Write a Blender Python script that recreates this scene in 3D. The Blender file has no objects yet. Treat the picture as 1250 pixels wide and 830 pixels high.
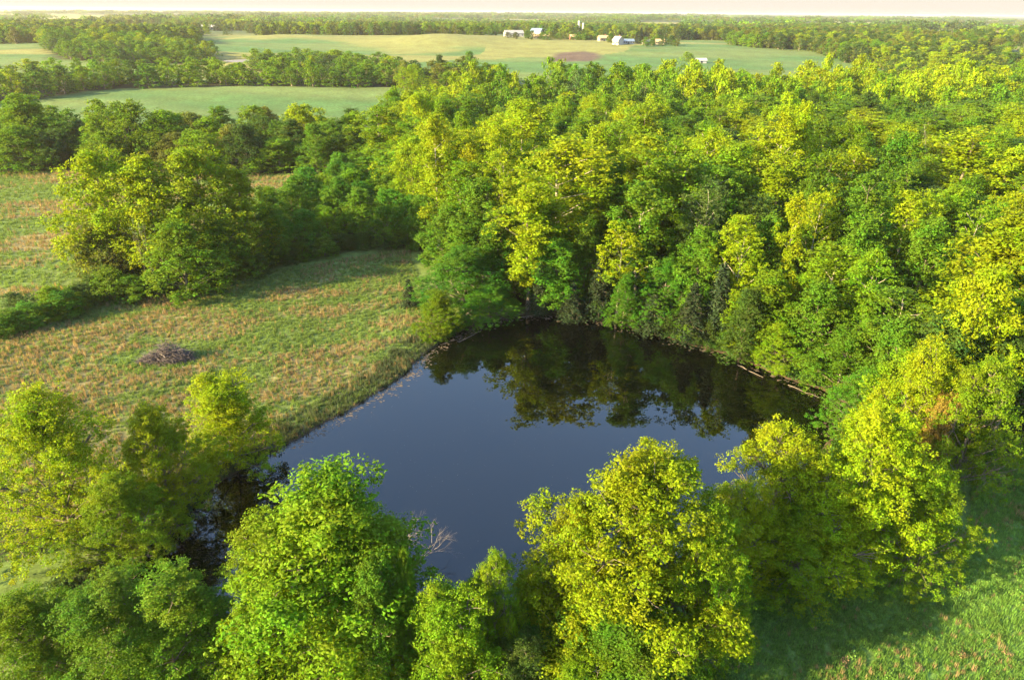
import bpy, math, random
import numpy as np
from mathutils import Matrix, Vector

rng = np.random.default_rng(7)
random.seed(7)
S = bpy.context.scene
C = S.collection
R = math.radians

# ------------------------------------------------------------------ camera
CAM_H = 40.0
PITCH = R(25.65)
ROLL = R(0.45)
FPX = 833.0                       # focal length in photo pixels (photo 1250 x 830)
cp, sp = math.cos(PITCH), math.sin(PITCH)
fwd = np.array([0, cp, -sp])
right0 = np.array([1.0, 0, 0]); up0 = np.array([0, sp, cp])
rgt = right0 * math.cos(ROLL) + up0 * math.sin(ROLL)
upv = up0 * math.cos(ROLL) - right0 * math.sin(ROLL)
cam_d = bpy.data.cameras.new('camera'); cam = bpy.data.objects.new('camera', cam_d); C.objects.link(cam)
cam.matrix_world = Matrix(((rgt[0], upv[0], -fwd[0], 0), (rgt[1], upv[1], -fwd[1], 0), (rgt[2], upv[2], -fwd[2], CAM_H), (0, 0, 0, 1)))
cam_d.sensor_width = 36; cam_d.lens = FPX / 1250 * 36
cam_d.clip_start = 0.5; cam_d.clip_end = 30000
S.camera = cam

# ------------------------------------------------------------------ light, sky, exposure
SUN_EL, SUN_AZ = R(20), R(114)     # azimuth measured to the left of the view direction (+Y)
to_sun = Vector((-math.sin(SUN_AZ) * math.cos(SUN_EL), math.cos(SUN_AZ) * math.cos(SUN_EL), math.sin(SUN_EL)))
sd = bpy.data.lights.new('sun', 'SUN'); sun = bpy.data.objects.new('sun', sd); C.objects.link(sun)
sd.energy = 5.0; sd.angle = R(0.6); sd.color = (1.0, 0.78, 0.35)
sun.rotation_euler = to_sun.to_track_quat('Z', 'Y').to_euler()
W = bpy.data.worlds.new('World'); S.world = W; W.use_nodes = True
nt = W.node_tree; nt.nodes.clear()
sky = nt.nodes.new('ShaderNodeTexSky'); sky.sky_type = 'NISHITA'; sky.sun_disc = False
sky.sun_elevation = SUN_EL; sky.sun_rotation = -SUN_AZ
sky.air_density = 1.0; sky.dust_density = 1.2; sky.ozone_density = 1.5
bg = nt.nodes.new('ShaderNodeBackground'); bg.inputs[1].default_value = 0.118
wo = nt.nodes.new('ShaderNodeOutputWorld')
cap = nt.nodes.new('ShaderNodeMixRGB'); cap.blend_type = 'DARKEN'; cap.inputs[0].default_value = 1; cap.inputs[2].default_value = (1.42, 1.28, 1.08, 1)   # pale cream haze along the horizon
wg = nt.nodes.new('ShaderNodeTexCoord'); wsep = nt.nodes.new('ShaderNodeSeparateXYZ'); wmr = nt.nodes.new('ShaderNodeMapRange')
wmr.inputs['From Min'].default_value = .06; wmr.inputs['From Max'].default_value = .3; wmr.inputs['To Min'].default_value = 1; wmr.inputs['To Max'].default_value = 0
nt.links.new(wg.outputs['Generated'], wsep.inputs[0]); nt.links.new(wsep.outputs['Z'], wmr.inputs['Value']); nt.links.new(wmr.outputs[0], cap.inputs[0])
nt.links.new(sky.outputs[0], cap.inputs[1]); nt.links.new(cap.outputs[0], bg.inputs[0]); nt.links.new(bg.outputs[0], wo.inputs[0])
S.view_settings.view_transform = 'Standard'; S.view_settings.look = 'None'
S.view_settings.exposure = 2.55; S.view_settings.gamma = 1.0
S.render.engine = 'CYCLES'
cy = S.cycles
cy.max_bounces = 7; cy.diffuse_bounces = 3; cy.glossy_bounces = 3; cy.transmission_bounces = 4
cy.transparent_max_bounces = 4; cy.volume_bounces = 0
cy.caustics_reflective = False; cy.caustics_refractive = False
cy.sample_clamp_indirect = 6

# ------------------------------------------------------------------ noise helpers
def _hash(ix, iy, seed):
    n = (ix.astype(np.int64) * 374761393 + iy.astype(np.int64) * 668265263 + seed * 974634777) & 0xffffffff
    n = ((n ^ (n >> 13)) * 1274126177) & 0xffffffff
    return ((n ^ (n >> 16)) & 0xffff) / 65535.0
def vnoise(x, y, seed=0):
    x = np.asarray(x, float); y = np.asarray(y, float)
    ix, iy = np.floor(x), np.floor(y); fx, fy = x - ix, y - iy
    fx = fx * fx * (3 - 2 * fx); fy = fy * fy * (3 - 2 * fy)
    a, b = _hash(ix, iy, seed), _hash(ix + 1, iy, seed)
    c, d = _hash(ix, iy + 1, seed), _hash(ix + 1, iy + 1, seed)
    return (a * (1 - fx) + b * fx) * (1 - fy) + (c * (1 - fx) + d * fx) * fy
def fbm(x, y, seed=0, o=4):
    v = 0; a = 0.5; t = 0
    for k in range(o):
        v = v + a * vnoise(np.asarray(x) * 2 ** k, np.asarray(y) * 2 ** k, seed + k); t += a; a *= 0.5
    return v / t
def sstep(a, b, x):
    t = np.clip((x - a) / (b - a), 0, 1); return t * t * (3 - 2 * t)
def in_poly(x, y, P):
    x = np.asarray(x, float); y = np.asarray(y, float); r = np.zeros(np.broadcast(x, y).shape, bool); n = len(P)
    for i in range(n):
        x0, y0 = P[i]; x1, y1 = P[(i + 1) % n]
        if y0 == y1: continue
        c = ((y0 > y) != (y1 > y)) & (x < (x1 - x0) * (y - y0) / (y1 - y0) + x0)
        r ^= c
    return r
def poly_dist(x, y, P):
    """signed distance to a closed outline, negative inside"""
    x = np.asarray(x, float); y = np.asarray(y, float); d = np.full(np.broadcast(x, y).shape, 1e9); n = len(P)
    for i in range(n):
        x0, y0 = P[i]; x1, y1 = P[(i + 1) % n]; dx, dy = x1 - x0, y1 - y0
        t = np.clip(((x - x0) * dx + (y - y0) * dy) / (dx * dx + dy * dy + 1e-9), 0, 1)
        d = np.minimum(d, np.hypot(x - x0 - t * dx, y - y0 - t * dy))
    return np.where(in_poly(x, y, P), -d, d)
def smooth_loop(P, k=3, wob=0.0, seed=0):
    P = np.array(P, float)
    for _ in range(k):
        Q = np.roll(P, -1, 0); P = np.stack([P * .75 + Q * .25, P * .25 + Q * .75], 1).reshape(-1, 2)
    if wob:
        P = P + (np.stack([fbm(P[:, 0] * .35, P[:, 1] * .35, seed), fbm(P[:, 0] * .35 + 50, P[:, 1] * .35, seed)], 1) - .5) * wob
    return P

# ------------------------------------------------------------------ terrain
def Wp(u, Y):                                     # far ground point: photo column at a distance Y
    return ((u - 625) / FPX / 1.07 * Y, Y)
def ray(u, v):
    d = fwd + (u - 625) / FPX * rgt - (v - 415) / FPX * upv
    return d
def flat(u, v, z=0.0):
    d = ray(u, v); t = (z - CAM_H) / d[2]; return (d[0] * t, d[1] * t)

WATER_Z = -0.35
POND = smooth_loop([flat(u, v, WATER_Z) for u, v in [
    (232, 640), (258, 596), (325, 560), (420, 505), (498, 458), (522, 430), (560, 408), (600, 392), (650, 383), (720, 388), (790, 406),
    (850, 424), (905, 440), (960, 464), (1005, 478), (1034, 496), (1020, 530), (970, 580), (890, 640), (800, 700), (690, 722),
    (590, 735), (480, 742), (340, 745), (230, 745), (165, 730), (168, 690)]], 3, 1.2, 5)
POND2 = smooth_loop([Wp(u, y) for u, y in [(378, 262), (412, 250), (452, 256), (470, 268), (430, 276), (395, 274)]], 2)
POND3 = smooth_loop([Wp(u, y) for u, y in [(274, 512), (308, 508), (318, 535), (296, 556), (272, 548)]], 2)

def ramp(Y):
    return np.interp(Y, [-500, 260, 330, 430, 500, 650, 850, 1100, 1500, 3000, 6000, 9500, 30000],
                     [0, 0, .8, 3.8, 6.5, 9.5, 13, 12, 9, 10, 16, 27, 27])
def height(X, Y, detail=True):
    X = np.asarray(X, float); Y = np.asarray(Y, float)
    z = ramp(np.hypot(X * .35, Y) + (fbm(X / 300, Y / 300, 3, 2) - .5) * 30)
    g = lambda cx, cy, sx, sy: np.exp(-((X - cx) / sx) ** 2 - ((Y - cy) / sy) ** 2)
    z = z + 2.8 * g(-150, 352, 150, 46)
    z = z + 3.0 * g(-60, 800, 130, 120) + 5.5 * g(-75, 740, 48, 75) + 4.0 * g(-240, 790, 60, 60) + 5.0 * g(-330, 620, 120, 90) - 1.5 * g(-195, 500, 60, 40)
    z = z + 3.0 * g(120, 700, 110, 90) - 3.5 * g(250, 480, 120, 90)
    z = z + sstep(800, 1800, Y) * (fbm(X / 700, Y / 700, 11, 3) - .5) * 22
    if detail:
        z = z + (fbm(X / 14, Y / 14, 21, 3) - .5) * .7 * sstep(-40, 30, Y)
    d = poly_dist(X, Y, POND[::2])
    z = np.where(d < 9, np.where(d < 0, WATER_Z - .02 + np.maximum(d * .45, -1.6), WATER_Z - .02 + (z - WATER_Z) * sstep(-.2, 9, d) + .10 * sstep(0, 1.2, d)), z)
    return z
def smooth_pond(z, X, Y, P, lvl):
    d = poly_dist(X, Y, P); return np.where(d < 14, np.where(d < 0, lvl - .3, lvl + .05 + (z - lvl) * sstep(0, 14, d)), z)
Z2 = float(height(np.array([POND2[:, 0].mean()]), np.array([POND2[:, 1].mean()]))[0])
Z3 = float(height(np.array([POND3[:, 0].mean()]), np.array([POND3[:, 1].mean()]))[0])
def ground(X, Y):
    z = height(X, Y)
    z = smooth_pond(z, X, Y, POND2, Z2); z = smooth_pond(z, X, Y, POND3, Z3)
    return z
def gz(x, y): return float(ground(np.array([x]), np.array([y]))[0])

def place(u, v, h=0.0, tmax=3000):
    """world point on the ground whose top, h metres up, stands on the sight line of a photo pixel"""
    d = ray(u, v); d = d / np.linalg.norm(d)
    t = 12 * 1.012 ** np.arange(0, int(math.log(tmax / 12) / math.log(1.012)))
    P = d[None] * t[:, None]; z = CAM_H + P[:, 2]
    f = z - (ground(P[:, 0], P[:, 1]) + h)
    k = np.where(f <= 0)[0]
    if len(k) == 0: k = [int(np.argmin(f))]
    k = max(1, int(k[0])); a = f[k - 1] / (f[k - 1] - f[k] + 1e-9); tt = t[k - 1] + (t[k] - t[k - 1]) * np.clip(a, 0, 1)
    return float(d[0] * tt), float(d[1] * tt), float(tt)
def project(x, y, z):
    p = np.array([x, y, z - CAM_H]); w = p @ fwd
    return 625 + FPX * (p @ rgt) / w, 415 - FPX * (p @ upv) / w

# ------------------------------------------------------------------ materials
def mat(name):
    m = bpy.data.materials.new(name); m.use_nodes = True; n = m.node_tree; n.nodes.clear()
    o = n.nodes.new('ShaderNodeOutputMaterial'); return m, n, o
def leaf_material(name, mode, trans=.42):
    """mode 'object': colour of the tree object; mode 'instance': tint carried by each scattered point"""
    m, n, o = mat(name); N, L = n.nodes.new, n.links.new
    if mode == 'object':
        oi = N('ShaderNodeObjectInfo'); base = oi.outputs['Color']
    else:
        at = N('ShaderNodeAttribute'); at.attribute_type = 'INSTANCER'; at.attribute_name = 'tint'; base = at.outputs['Color']
    geo = N('ShaderNodeNewGeometry')
    tc = N('ShaderNodeTexCoord'); noi = N('ShaderNodeTexNoise'); noi.inputs['Scale'].default_value = .35; noi.inputs['Detail'].default_value = 2
    L(tc.outputs['Object'], noi.inputs['Vector'])
    # hue and value vary from leaf to leaf and from bough to bough
    hs = N('ShaderNodeHueSaturation')
    mh = N('ShaderNodeMapRange'); mh.inputs['From Min'].default_value = .3; mh.inputs['From Max'].default_value = .7; mh.inputs['To Min'].default_value = .475; mh.inputs['To Max'].default_value = .52
    L(noi.outputs['Fac'], mh.inputs['Value'])
    jh = N('ShaderNodeMapRange'); jh.inputs['To Min'].default_value = -.014; jh.inputs['To Max'].default_value = .014; L(geo.outputs['Random Per Island'], jh.inputs['Value'])
    ad = N('ShaderNodeMath'); L(mh.outputs[0], ad.inputs[0]); L(jh.outputs[0], ad.inputs[1]); L(ad.outputs[0], hs.inputs['Hue'])
    mv = N('ShaderNodeMapRange'); mv.inputs['To Min'].default_value = .65; mv.inputs['To Max'].default_value = 1.35
    L(geo.outputs['Random Per Island'], mv.inputs['Value']); L(mv.outputs[0], hs.inputs['Value'])
    hs.inputs['Saturation'].default_value = 1.0
    L(base, hs.inputs['Color'])
    p = N('ShaderNodeBsdfPrincipled'); p.inputs['Roughness'].default_value = .62; p.inputs['Specular IOR Level'].default_value = .12
    L(hs.outputs[0], p.inputs['Base Color'])
    tm = N('ShaderNodeMixRGB'); tm.blend_type = 'MULTIPLY'; tm.inputs[0].default_value = 1; tm.inputs[2].default_value = (1.45, 1.3, .45, 1)
    L(hs.outputs[0], tm.inputs[1])
    t = N('ShaderNodeBsdfTranslucent'); L(tm.outputs[0], t.inputs['Color'])
    mx = N('ShaderNodeMixShader'); mx.inputs[0].default_value = trans
    L(p.outputs[0], mx.inputs[1]); L(t.outputs[0], mx.inputs[2]); L(mx.outputs[0], o.inputs['Surface'])
    return m
def rough_material(name, col, col2, scale=3.0, rough=.85, bump=.3, stretch=(1, 1, 1)):
    m, n, o = mat(name); N, L = n.nodes.new, n.links.new
    tc = N('ShaderNodeTexCoord'); mp = N('ShaderNodeMapping'); mp.inputs['Scale'].default_value = stretch
    noi = N('ShaderNodeTexNoise'); noi.inputs['Scale'].default_value = scale; noi.inputs['Detail'].default_value = 6
    L(tc.outputs['Object'], mp.inputs[0]); L(mp.outputs[0], noi.inputs['Vector'])
    r = N('ShaderNodeValToRGB'); r.color_ramp.elements[0].position = .3; r.color_ramp.elements[1].position = .7
    r.color_ramp.elements[0].color = (*col, 1); r.color_ramp.elements[1].color = (*col2, 1)
    L(noi.outputs['Fac'], r.inputs[0])
    p = N('ShaderNodeBsdfPrincipled'); p.inputs['Roughness'].default_value = rough; L(r.outputs[0], p.inputs['Base Color'])
    if bump:
        b = N('ShaderNodeBump'); b.inputs['Strength'].default_value = bump; b.inputs['Distance'].default_value = .05
        L(noi.outputs['Fac'], b.inputs['Height']); L(b.outputs[0], p.inputs['Normal'])
    L(p.outputs[0], o.inputs['Surface']); return m
def ground_material():
    m, n, o = mat('ground'); N, L = n.nodes.new, n.links.new
    at = N('ShaderNodeAttribute'); at.attribute_name = 'soil'
    tc = N('ShaderNodeTexCoord')
    def noise(scale, det=5):
        k = N('ShaderNodeTexNoise'); k.inputs['Scale'].default_value = scale; k.inputs['Detail'].default_value = det; L(tc.outputs['Object'], k.inputs['Vector']); return k
    n1, n2, n3 = noise(.9, 6), noise(.12, 4), noise(5, 3)
    def mr(src, a, b, f=.3, t=.7):
        k = N('ShaderNodeMapRange'); k.inputs['From Min'].default_value = f; k.inputs['From Max'].default_value = t
        k.inputs['To Min'].default_value = a; k.inputs['To Max'].default_value = b; L(src, k.inputs['Value']); return k.outputs[0]
    mu = N('ShaderNodeMath'); mu.operation = 'MULTIPLY'; L(mr(n1.outputs['Fac'], .72, 1.28), mu.inputs[0]); L(mr(n2.outputs['Fac'], .85, 1.15), mu.inputs[1])
    mu2 = N('ShaderNodeMath'); mu2.operation = 'MULTIPLY'; L(mu.outputs[0], mu2.inputs[0]); L(mr(n3.outputs['Fac'], .8, 1.2), mu2.inputs[1])
    hs = N('ShaderNodeHueSaturation'); L(at.outputs['Color'], hs.inputs['Color']); L(mu2.outputs[0], hs.inputs['Value'])
    L(mr(n2.outputs['Fac'], .488, .512), hs.inputs['Hue'])
    p = N('ShaderNodeBsdfPrincipled'); p.inputs['Roughness'].default_value = .95; p.inputs['Specular IOR Level'].default_value = .1
    L(hs.outputs[0], p.inputs['Base Color'])
    b = N('ShaderNodeBump'); b.inputs['Strength'].default_value = .5; b.inputs['Distance'].default_value = .25
    L(n1.outputs['Fac'], b.inputs['Height']); L(b.outputs[0], p.inputs['Normal']); L(p.outputs[0], o.inputs['Surface'])
    return m
def water_material():
    m, n, o = mat('pond_water'); N, L = n.nodes.new, n.links.new
    p = N('ShaderNodeBsdfPrincipled'); p.inputs['Base Color'].default_value = (.0008, .001, .001, 1)
    p.inputs['Roughness'].default_value = .012; p.inputs['IOR'].default_value = 1.76; p.inputs['Specular IOR Level'].default_value = .5
    tc = N('ShaderNodeTexCoord'); k = N('ShaderNodeTexNoise'); k.inputs['Scale'].default_value = 1.6; k.inputs['Detail'].default_value = 4
    L(tc.outputs['Object'], k.inputs['Vector'])
    b = N('ShaderNodeBump'); b.inputs['Strength'].default_value = .03; b.inputs['Distance'].default_value = .03
    L(k.outputs['Fac'], b.inputs['Height']); L(b.outputs[0], p.inputs['Normal']); L(p.outputs[0], o.inputs['Surface'])
    return m
M = dict(
    leaf=leaf_material('leaf', 'object'), far_leaf=leaf_material('scattered_leaf', 'instance'),
    needle=leaf_material('needle', 'object', .12), grass=leaf_material('grass_blade', 'instance', .35),
    bark=rough_material('bark', (.07, .055, .04), (.19, .16, .125), 6, stretch=(1, 1, .25)),
    pale_bark=rough_material('pale_bark', (.22, .19, .16), (.42, .37, .32), 5, stretch=(1, 1, .3)),
    dead=rough_material('dead_wood', (.12, .10, .09), (.26, .22, .20), 4),
    ground=ground_material(), water=water_material(),
    white=rough_material('white_siding', (.26, .255, .245), (.36, .355, .34), 1.5, .6, .05),
    cream=rough_material('cream_siding', (.26, .22, .16), (.33, .29, .21), 1.5, .6, .05),
    red=rough_material('red_siding', (.20, .07, .05), (.30, .11, .08), 1.5, .7, .05),
    blue_roof=rough_material('blue_metal_roof', (.10, .14, .21), (.14, .19, .28), 1.2, .4, .05),
    grey_roof=rough_material('grey_roof', (.17, .17, .18), (.26, .26, .27), 1.2, .6, .05),
    tan_roof=rough_material('tan_roof', (.36, .24, .13), (.46, .31, .18), 1.2, .6, .05),
    steel=rough_material('galvanised_steel', (.24, .26, .28), (.32, .34, .36), 1.5, .4, .05),
    concrete=rough_material('silo_concrete', (.20, .22, .235), (.28, .30, .31), 1.5, .7, .05),
    dark=rough_material('dark_opening', (.02, .02, .02), (.04, .04, .04), 2, .6, 0),
    scum=rough_material('floating_leaves', (.035, .026, .018), (.12, .09, .065), 2, .8, 0),
)

# ------------------------------------------------------------------ mesh helpers
def mesh_np(name, V, F, mats, smooth=False, fm=None):
    """V (n,3); F (m,4) quads, a triangle repeats its last index as -1"""
    me = bpy.data.meshes.new(name); V = np.ascontiguousarray(V, np.float32); F = np.asarray(F, np.int64)
    me.vertices.add(len(V)); me.vertices.foreach_set('co', V.ravel())
    valid = F >= 0; cnt = valid.sum(1); start = np.concatenate([[0], np.cumsum(cnt)[:-1]])
    me.loops.add(int(cnt.sum())); me.loops.foreach_set('vertex_index', F[valid].astype(np.int32))
    me.polygons.add(len(F)); me.polygons.foreach_set('loop_start', start.astype(np.int32))
    if fm is not None: me.polygons.foreach_set('material_index', np.asarray(fm, np.int32))
    me.polygons.foreach_set('use_smooth', np.full(len(F), smooth))
    for m_ in mats: me.materials.append(m_)
    me.update(calc_edges=True); me.validate(); return me
def join(parts):
    """parts: list of (V, F) -> one (V, F)"""
    Vs, Fs, k = [], [], 0
    for V, F in parts:
        V = np.asarray(V); F = np.asarray(F)
        if len(V) == 0: continue
        Vs.append(V); Fs.append(np.where(F >= 0, F + k, -1)); k += len(V)
    return np.concatenate(Vs), np.concatenate(Fs)
def tube(pts, rad, n=6):
    pts = np.array(pts, float); rad = np.array(rad, float); m = len(pts)
    d = np.gradient(pts, axis=0); d /= np.linalg.norm(d, axis=1)[:, None] + 1e-9
    ref = np.where(np.abs(d[:, 2:3]) > .9, np.array([[1.0, 0, 0]]), np.array([[0, 0, 1.0]]))
    a = np.cross(d, ref); a /= np.linalg.norm(a, axis=1)[:, None] + 1e-9; b = np.cross(d, a)
    th = np.arange(n) / n * 2 * np.pi
    V = pts[:, None] + rad[:, None, None] * (np.cos(th)[None, :, None] * a[:, None] + np.sin(th)[None, :, None] * b[:, None])
    V = V.reshape(-1, 3); F = []
    for i in range(m - 1):
        for j in range(n):
            F.append((i * n + j, i * n + (j + 1) % n, (i + 1) * n + (j + 1) % n, (i + 1) * n + j))
    return V, np.array(F)
def box(x0, x1, y0, y1, z0, z1):
    V = [(x, y, z) for z in (z0, z1) for y in (y0, y1) for x in (x0, x1)]
    return np.array(V, float), np.array([(0, 2, 3, 1), (4, 5, 7, 6), (0, 1, 5, 4), (2, 6, 7, 3), (0, 4, 6, 2), (1, 3, 7, 5)])
def unit(v): return v / (np.linalg.norm(v, axis=-1, keepdims=True) + 1e-9)

def leaves(ctr, out, size, r, narrow=.62):
    """one bent rhombus per leaf"""
    n = len(ctr)
    nrm = unit(out * .75 + r.normal(0, .62, (n, 3)) + np.array([0, 0, .35]))
    t = unit(np.cross(nrm, r.normal(0, 1, (n, 3)))); b = np.cross(nrm, t)
    L = (size * r.uniform(.65, 1.35, n))[:, None]
    V = np.stack([ctr - t * L * .5, ctr + b * L * narrow * .5 - nrm * L * .12, ctr + t * L * .5, ctr - b * L * narrow * .5 - nrm * L * .12], 1).reshape(-1, 3)
    return V, np.arange(4 * n).reshape(n, 4)

def crown(seed, H, Wd, t0, prof, nlobe, npuff, nleaf, lobe_k, puff_r, leaf, zk=1.15):
    """leaf clumps on lobes inside an envelope; returns leaf mesh and the lobe centres for the limbs"""
    r = np.random.default_rng(seed)
    ga = 2.39996
    lob = []
    for i in range(nlobe):
        t = (i + .5) / nlobe
        Rr = prof(t) * Wd / 2
        rr = Rr * (r.uniform(.35, .82) if i % 4 else r.uniform(0, .35))
        a = i * ga + r.normal(0, .35)
        s = Wd * lobe_k * r.uniform(.6, 1.35) * (0.55 + .45 * prof(t))
        zz = H * (t0 + (1 - t0) * t * .93)
        lob.append((rr * math.cos(a), rr * math.sin(a), min(zz, H - s * .75 * zk), s))
    lob = np.array(lob)
    P = []; O = []; LB = []
    for k, (x, y, z, s) in enumerate(lob):
        m = int(npuff * r.uniform(.8, 1.2))
        d = unit(r.normal(0, 1, (m, 3)) + np.array([x, y, 0]) / (Wd) * 1.6 + np.array([0, 0, .45]))
        rad = s * r.uniform(.4, 1.25, m) ** .8
        c = np.array([x, y, z]) + d * rad[:, None] * np.array([1, 1, zk])
        P.append(c); O.append(d); LB.append(np.full(m, k))
    P = np.concatenate(P); O = np.concatenate(O)
    # drop clumps buried deep inside neighbouring lobes, so the leaves sit where light reaches them
    inside = np.zeros(len(P))
    for x, y, z, s in lob: inside += (np.linalg.norm((P - [x, y, z]) / [1, 1, zk], axis=1) < s * .6)
    keep = (inside < 1.5) | (r.random(len(P)) < .25); P, O = P[keep], O[keep]
    m = len(P); pr = puff_r * r.uniform(.6, 1.35, m)
    idx = np.repeat(np.arange(m), nleaf); q = r.normal(0, 1, (len(idx), 3)); q = unit(q) * (r.random(len(idx)) ** .4)[:, None]
    ctr = P[idx] + q * pr[idx][:, None] * np.array([1, 1, .72])
    out = unit(q * .9 + O[idx] * .7)
    V, F = leaves(ctr, out, leaf, r)
    V[:, 2] = np.maximum(V[:, 2], .05)
    return (V, F), lob, P
def trunk(seed, H, Wd, lob, P, r0, twigs=0, n=7, lean=.03, reach=.9):
    r = np.random.default_rng(seed + 99)
    k = 9; z = np.linspace(0, H * reach, k)
    cx = np.cumsum(r.normal(0, lean * H / k, k)); cyy = np.cumsum(r.normal(0, lean * H / k, k)); cx -= cx[0]; cyy -= cyy[0]
    pts = np.stack([cx, cyy, z], 1); rad = r0 * (1 - .9 * (z / (H * reach)) ** .9); rad[0] *= 1.45
    parts = [tube(pts, rad, n)]
    for x, y, zz, s in lob:
        hz = math.hypot(x, y); zs = max(H * .12, zz - hz * r.uniform(.5, 1.1) - s * .4); zs = min(zs, H * reach * .95)
        st = np.array([np.interp(zs, z, cx), np.interp(zs, z, cyy), zs]); en = np.array([x, y, zz])
        mid = (st + en) / 2 + np.array([0, 0, -.08 * hz]) + r.normal(0, .04 * hz + .02, 3)
        rs = max(.02, np.interp(zs, z, rad) * .5)
        tt = np.linspace(0, 1, 5)[:, None]; c = (1 - tt) ** 2 * st + 2 * tt * (1 - tt) * mid + tt ** 2 * en
        parts.append(tube(c, np.linspace(rs, .03, 5), 5))
        if twigs:
            dd = np.linalg.norm(P - en, axis=1); near = np.where(dd < s * 1.2)[0]
            for j in r.permutation(near)[:twigs]:
                e2 = P[j]; m2 = (en + e2) / 2 + r.normal(0, .12, 3)
                parts.append(tube(np.array([c[3], m2, e2]), [.035, .022, .008], 3))
    return join(parts)

prof_round = lambda t: max(.12, math.sin(math.pi * min(1, (t * .86 + .14)) ** .85)) ** .6
prof_oval = lambda t: max(.15, math.sin(math.pi * min(1, (t * .8 + .2)) ** 1.0)) ** .75
prof_full = lambda t: max(.2, (1 - t ** 2.6)) ** .6 * (.8 + .2 * math.sin(t * 5))
prof_tall = lambda t: (.55 + .45 * math.sin(t * 9.0 + 1)) * max(.3, (1 - t ** 3)) ** .5
prof_top = lambda t: max(.2, math.sin(math.pi * (t * .8 + .12))) ** .7

protos = {}
def add_proto(key, H, Wd, crown_args, r0, twigs=0, bark='bark', lean=.03, reach=.9, leafmat='leaf'):
    cr, lob, P = crown(*crown_args)
    tr = trunk(crown_args[0], H, Wd, lob, P, r0, twigs, lean=lean, reach=reach)
    ext = np.percentile(np.abs(cr[0][:, :2]), 97) * 2; top = cr[0][:, 2].max()
    protos[key] = dict(H=top, W=ext, crown=mesh_np(key + '_crown', *cr, [M[leafmat]]), trunk=mesh_np(key + '_trunk', *tr, [M[bark]], True), raw=(cr, tr))
# near, high detail.               seed H  Wd  t0  profile  lobes puffs leaves lobe_k puff leaf
add_proto('near_round_a', 15, 13, (11, 15, 13, .14, prof_round, 44, 50, 34, .150, .40, .165), .26, 7)
add_proto('near_round_b', 15, 13, (12, 15, 13, .06, prof_full, 46, 46, 34, .150, .38, .16), .24, 7)
add_proto('near_oval_a', 15, 9, (13, 15, 9, .06, prof_oval, 38, 48, 34, .185, .36, .16, 1.35), .22, 6)
add_proto('near_oval_b', 15, 9, (14, 15, 9, .04, prof_full, 40, 44, 34, .18, .38, .165, 1.35), .22, 6)
add_proto('near_cone', 12, 8, (15, 12, 8, .03, lambda t: max(.34, (1 - t ** 1.7)) ** .7, 36, 46, 30, .18, .34, .15), .18, 5)
add_proto('near_spire', 16, 11, (17, 16, 11, .03, lambda t: max(.2, (1 - t) ** .8 * 1.05), 48, 46, 32, .15, .38, .165), .22, 6)
add_proto('near_loose', 14, 11, (16, 14, 11, .12, prof_round, 38, 40, 28, .145, .38, .16), .2, 9)
# middle distance
add_proto('mid_round_a', 17, 11, (21, 17, 11, .14, prof_round, 34, 34, 17, .165, .50, .29), .24)
add_proto('mid_round_b', 17, 11, (22, 17, 11, .04, prof_full, 38, 32, 17, .165, .50, .29), .24)
add_proto('mid_oval_a', 18, 9, (23, 18, 9, .12, prof_oval, 34, 30, 17, .19, .48, .29, 1.35), .22)
add_proto('mid_oval_b', 18, 9, (24, 18, 9, .04, prof_full, 36, 30, 17, .185, .48, .29, 1.35), .22)
add_proto('mid_dome_a', 11, 12, (29, 11, 12, .05, prof_round, 38, 30, 17, .15, .46, .28, .9), .22)
add_proto('mid_dome_b', 11, 12, (30, 11, 12, .02, prof_full, 38, 30, 17, .15, .46, .28, .9), .22)
add_proto('tall_a', 23, 8, (25, 23, 8, .26, prof_tall, 26, 28, 17, .18, .48, .28, 1.35), .24, 0, 'pale_bark', .02)
add_proto('tall_b', 23, 8, (26, 23, 8, .34, prof_top, 24, 30, 17, .20, .48, .28, 1.35), .24, 0, 'pale_bark', .025)
add_proto('tall_c', 23, 8, (27, 23, 8, .20, lambda t: prof_tall((t * 1.3 + .4) % 1), 25, 26, 17, .18, .48, .28, 1.35), .22, 0, 'bark', .03)
add_proto('tall_d', 23, 8, (28, 23, 8, .42, prof_top, 16, 26, 17, .21, .46, .28, 1.35), .2, 0, 'pale_bark', .03)
add_proto('shrub_a', 4, 5, (31, 4, 5, .02, prof_full, 16, 26, 22, .2, .30, .16), .06)
add_proto('shrub_b', 5, 5, (32, 5, 5, .02, prof_round, 18, 26, 22, .19, .30, .16), .06)
add_proto('shrub_c', 6, 4, (33, 6, 4, .02, prof_oval, 16, 26, 22, .22, .30, .16), .06)
add_proto('far_a', 14, 11, (41, 14, 11, .10, prof_round, 18, 14, 10, .19, .75, .62), .3)
add_proto('far_b', 12, 12, (42, 12, 12, .03, prof_full, 18, 14, 10, .18, .75, .62), .3)
add_proto('far_c', 16, 9, (43, 16, 9, .06, prof_oval, 17, 14, 10, .21, .7, .62), .3)
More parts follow.
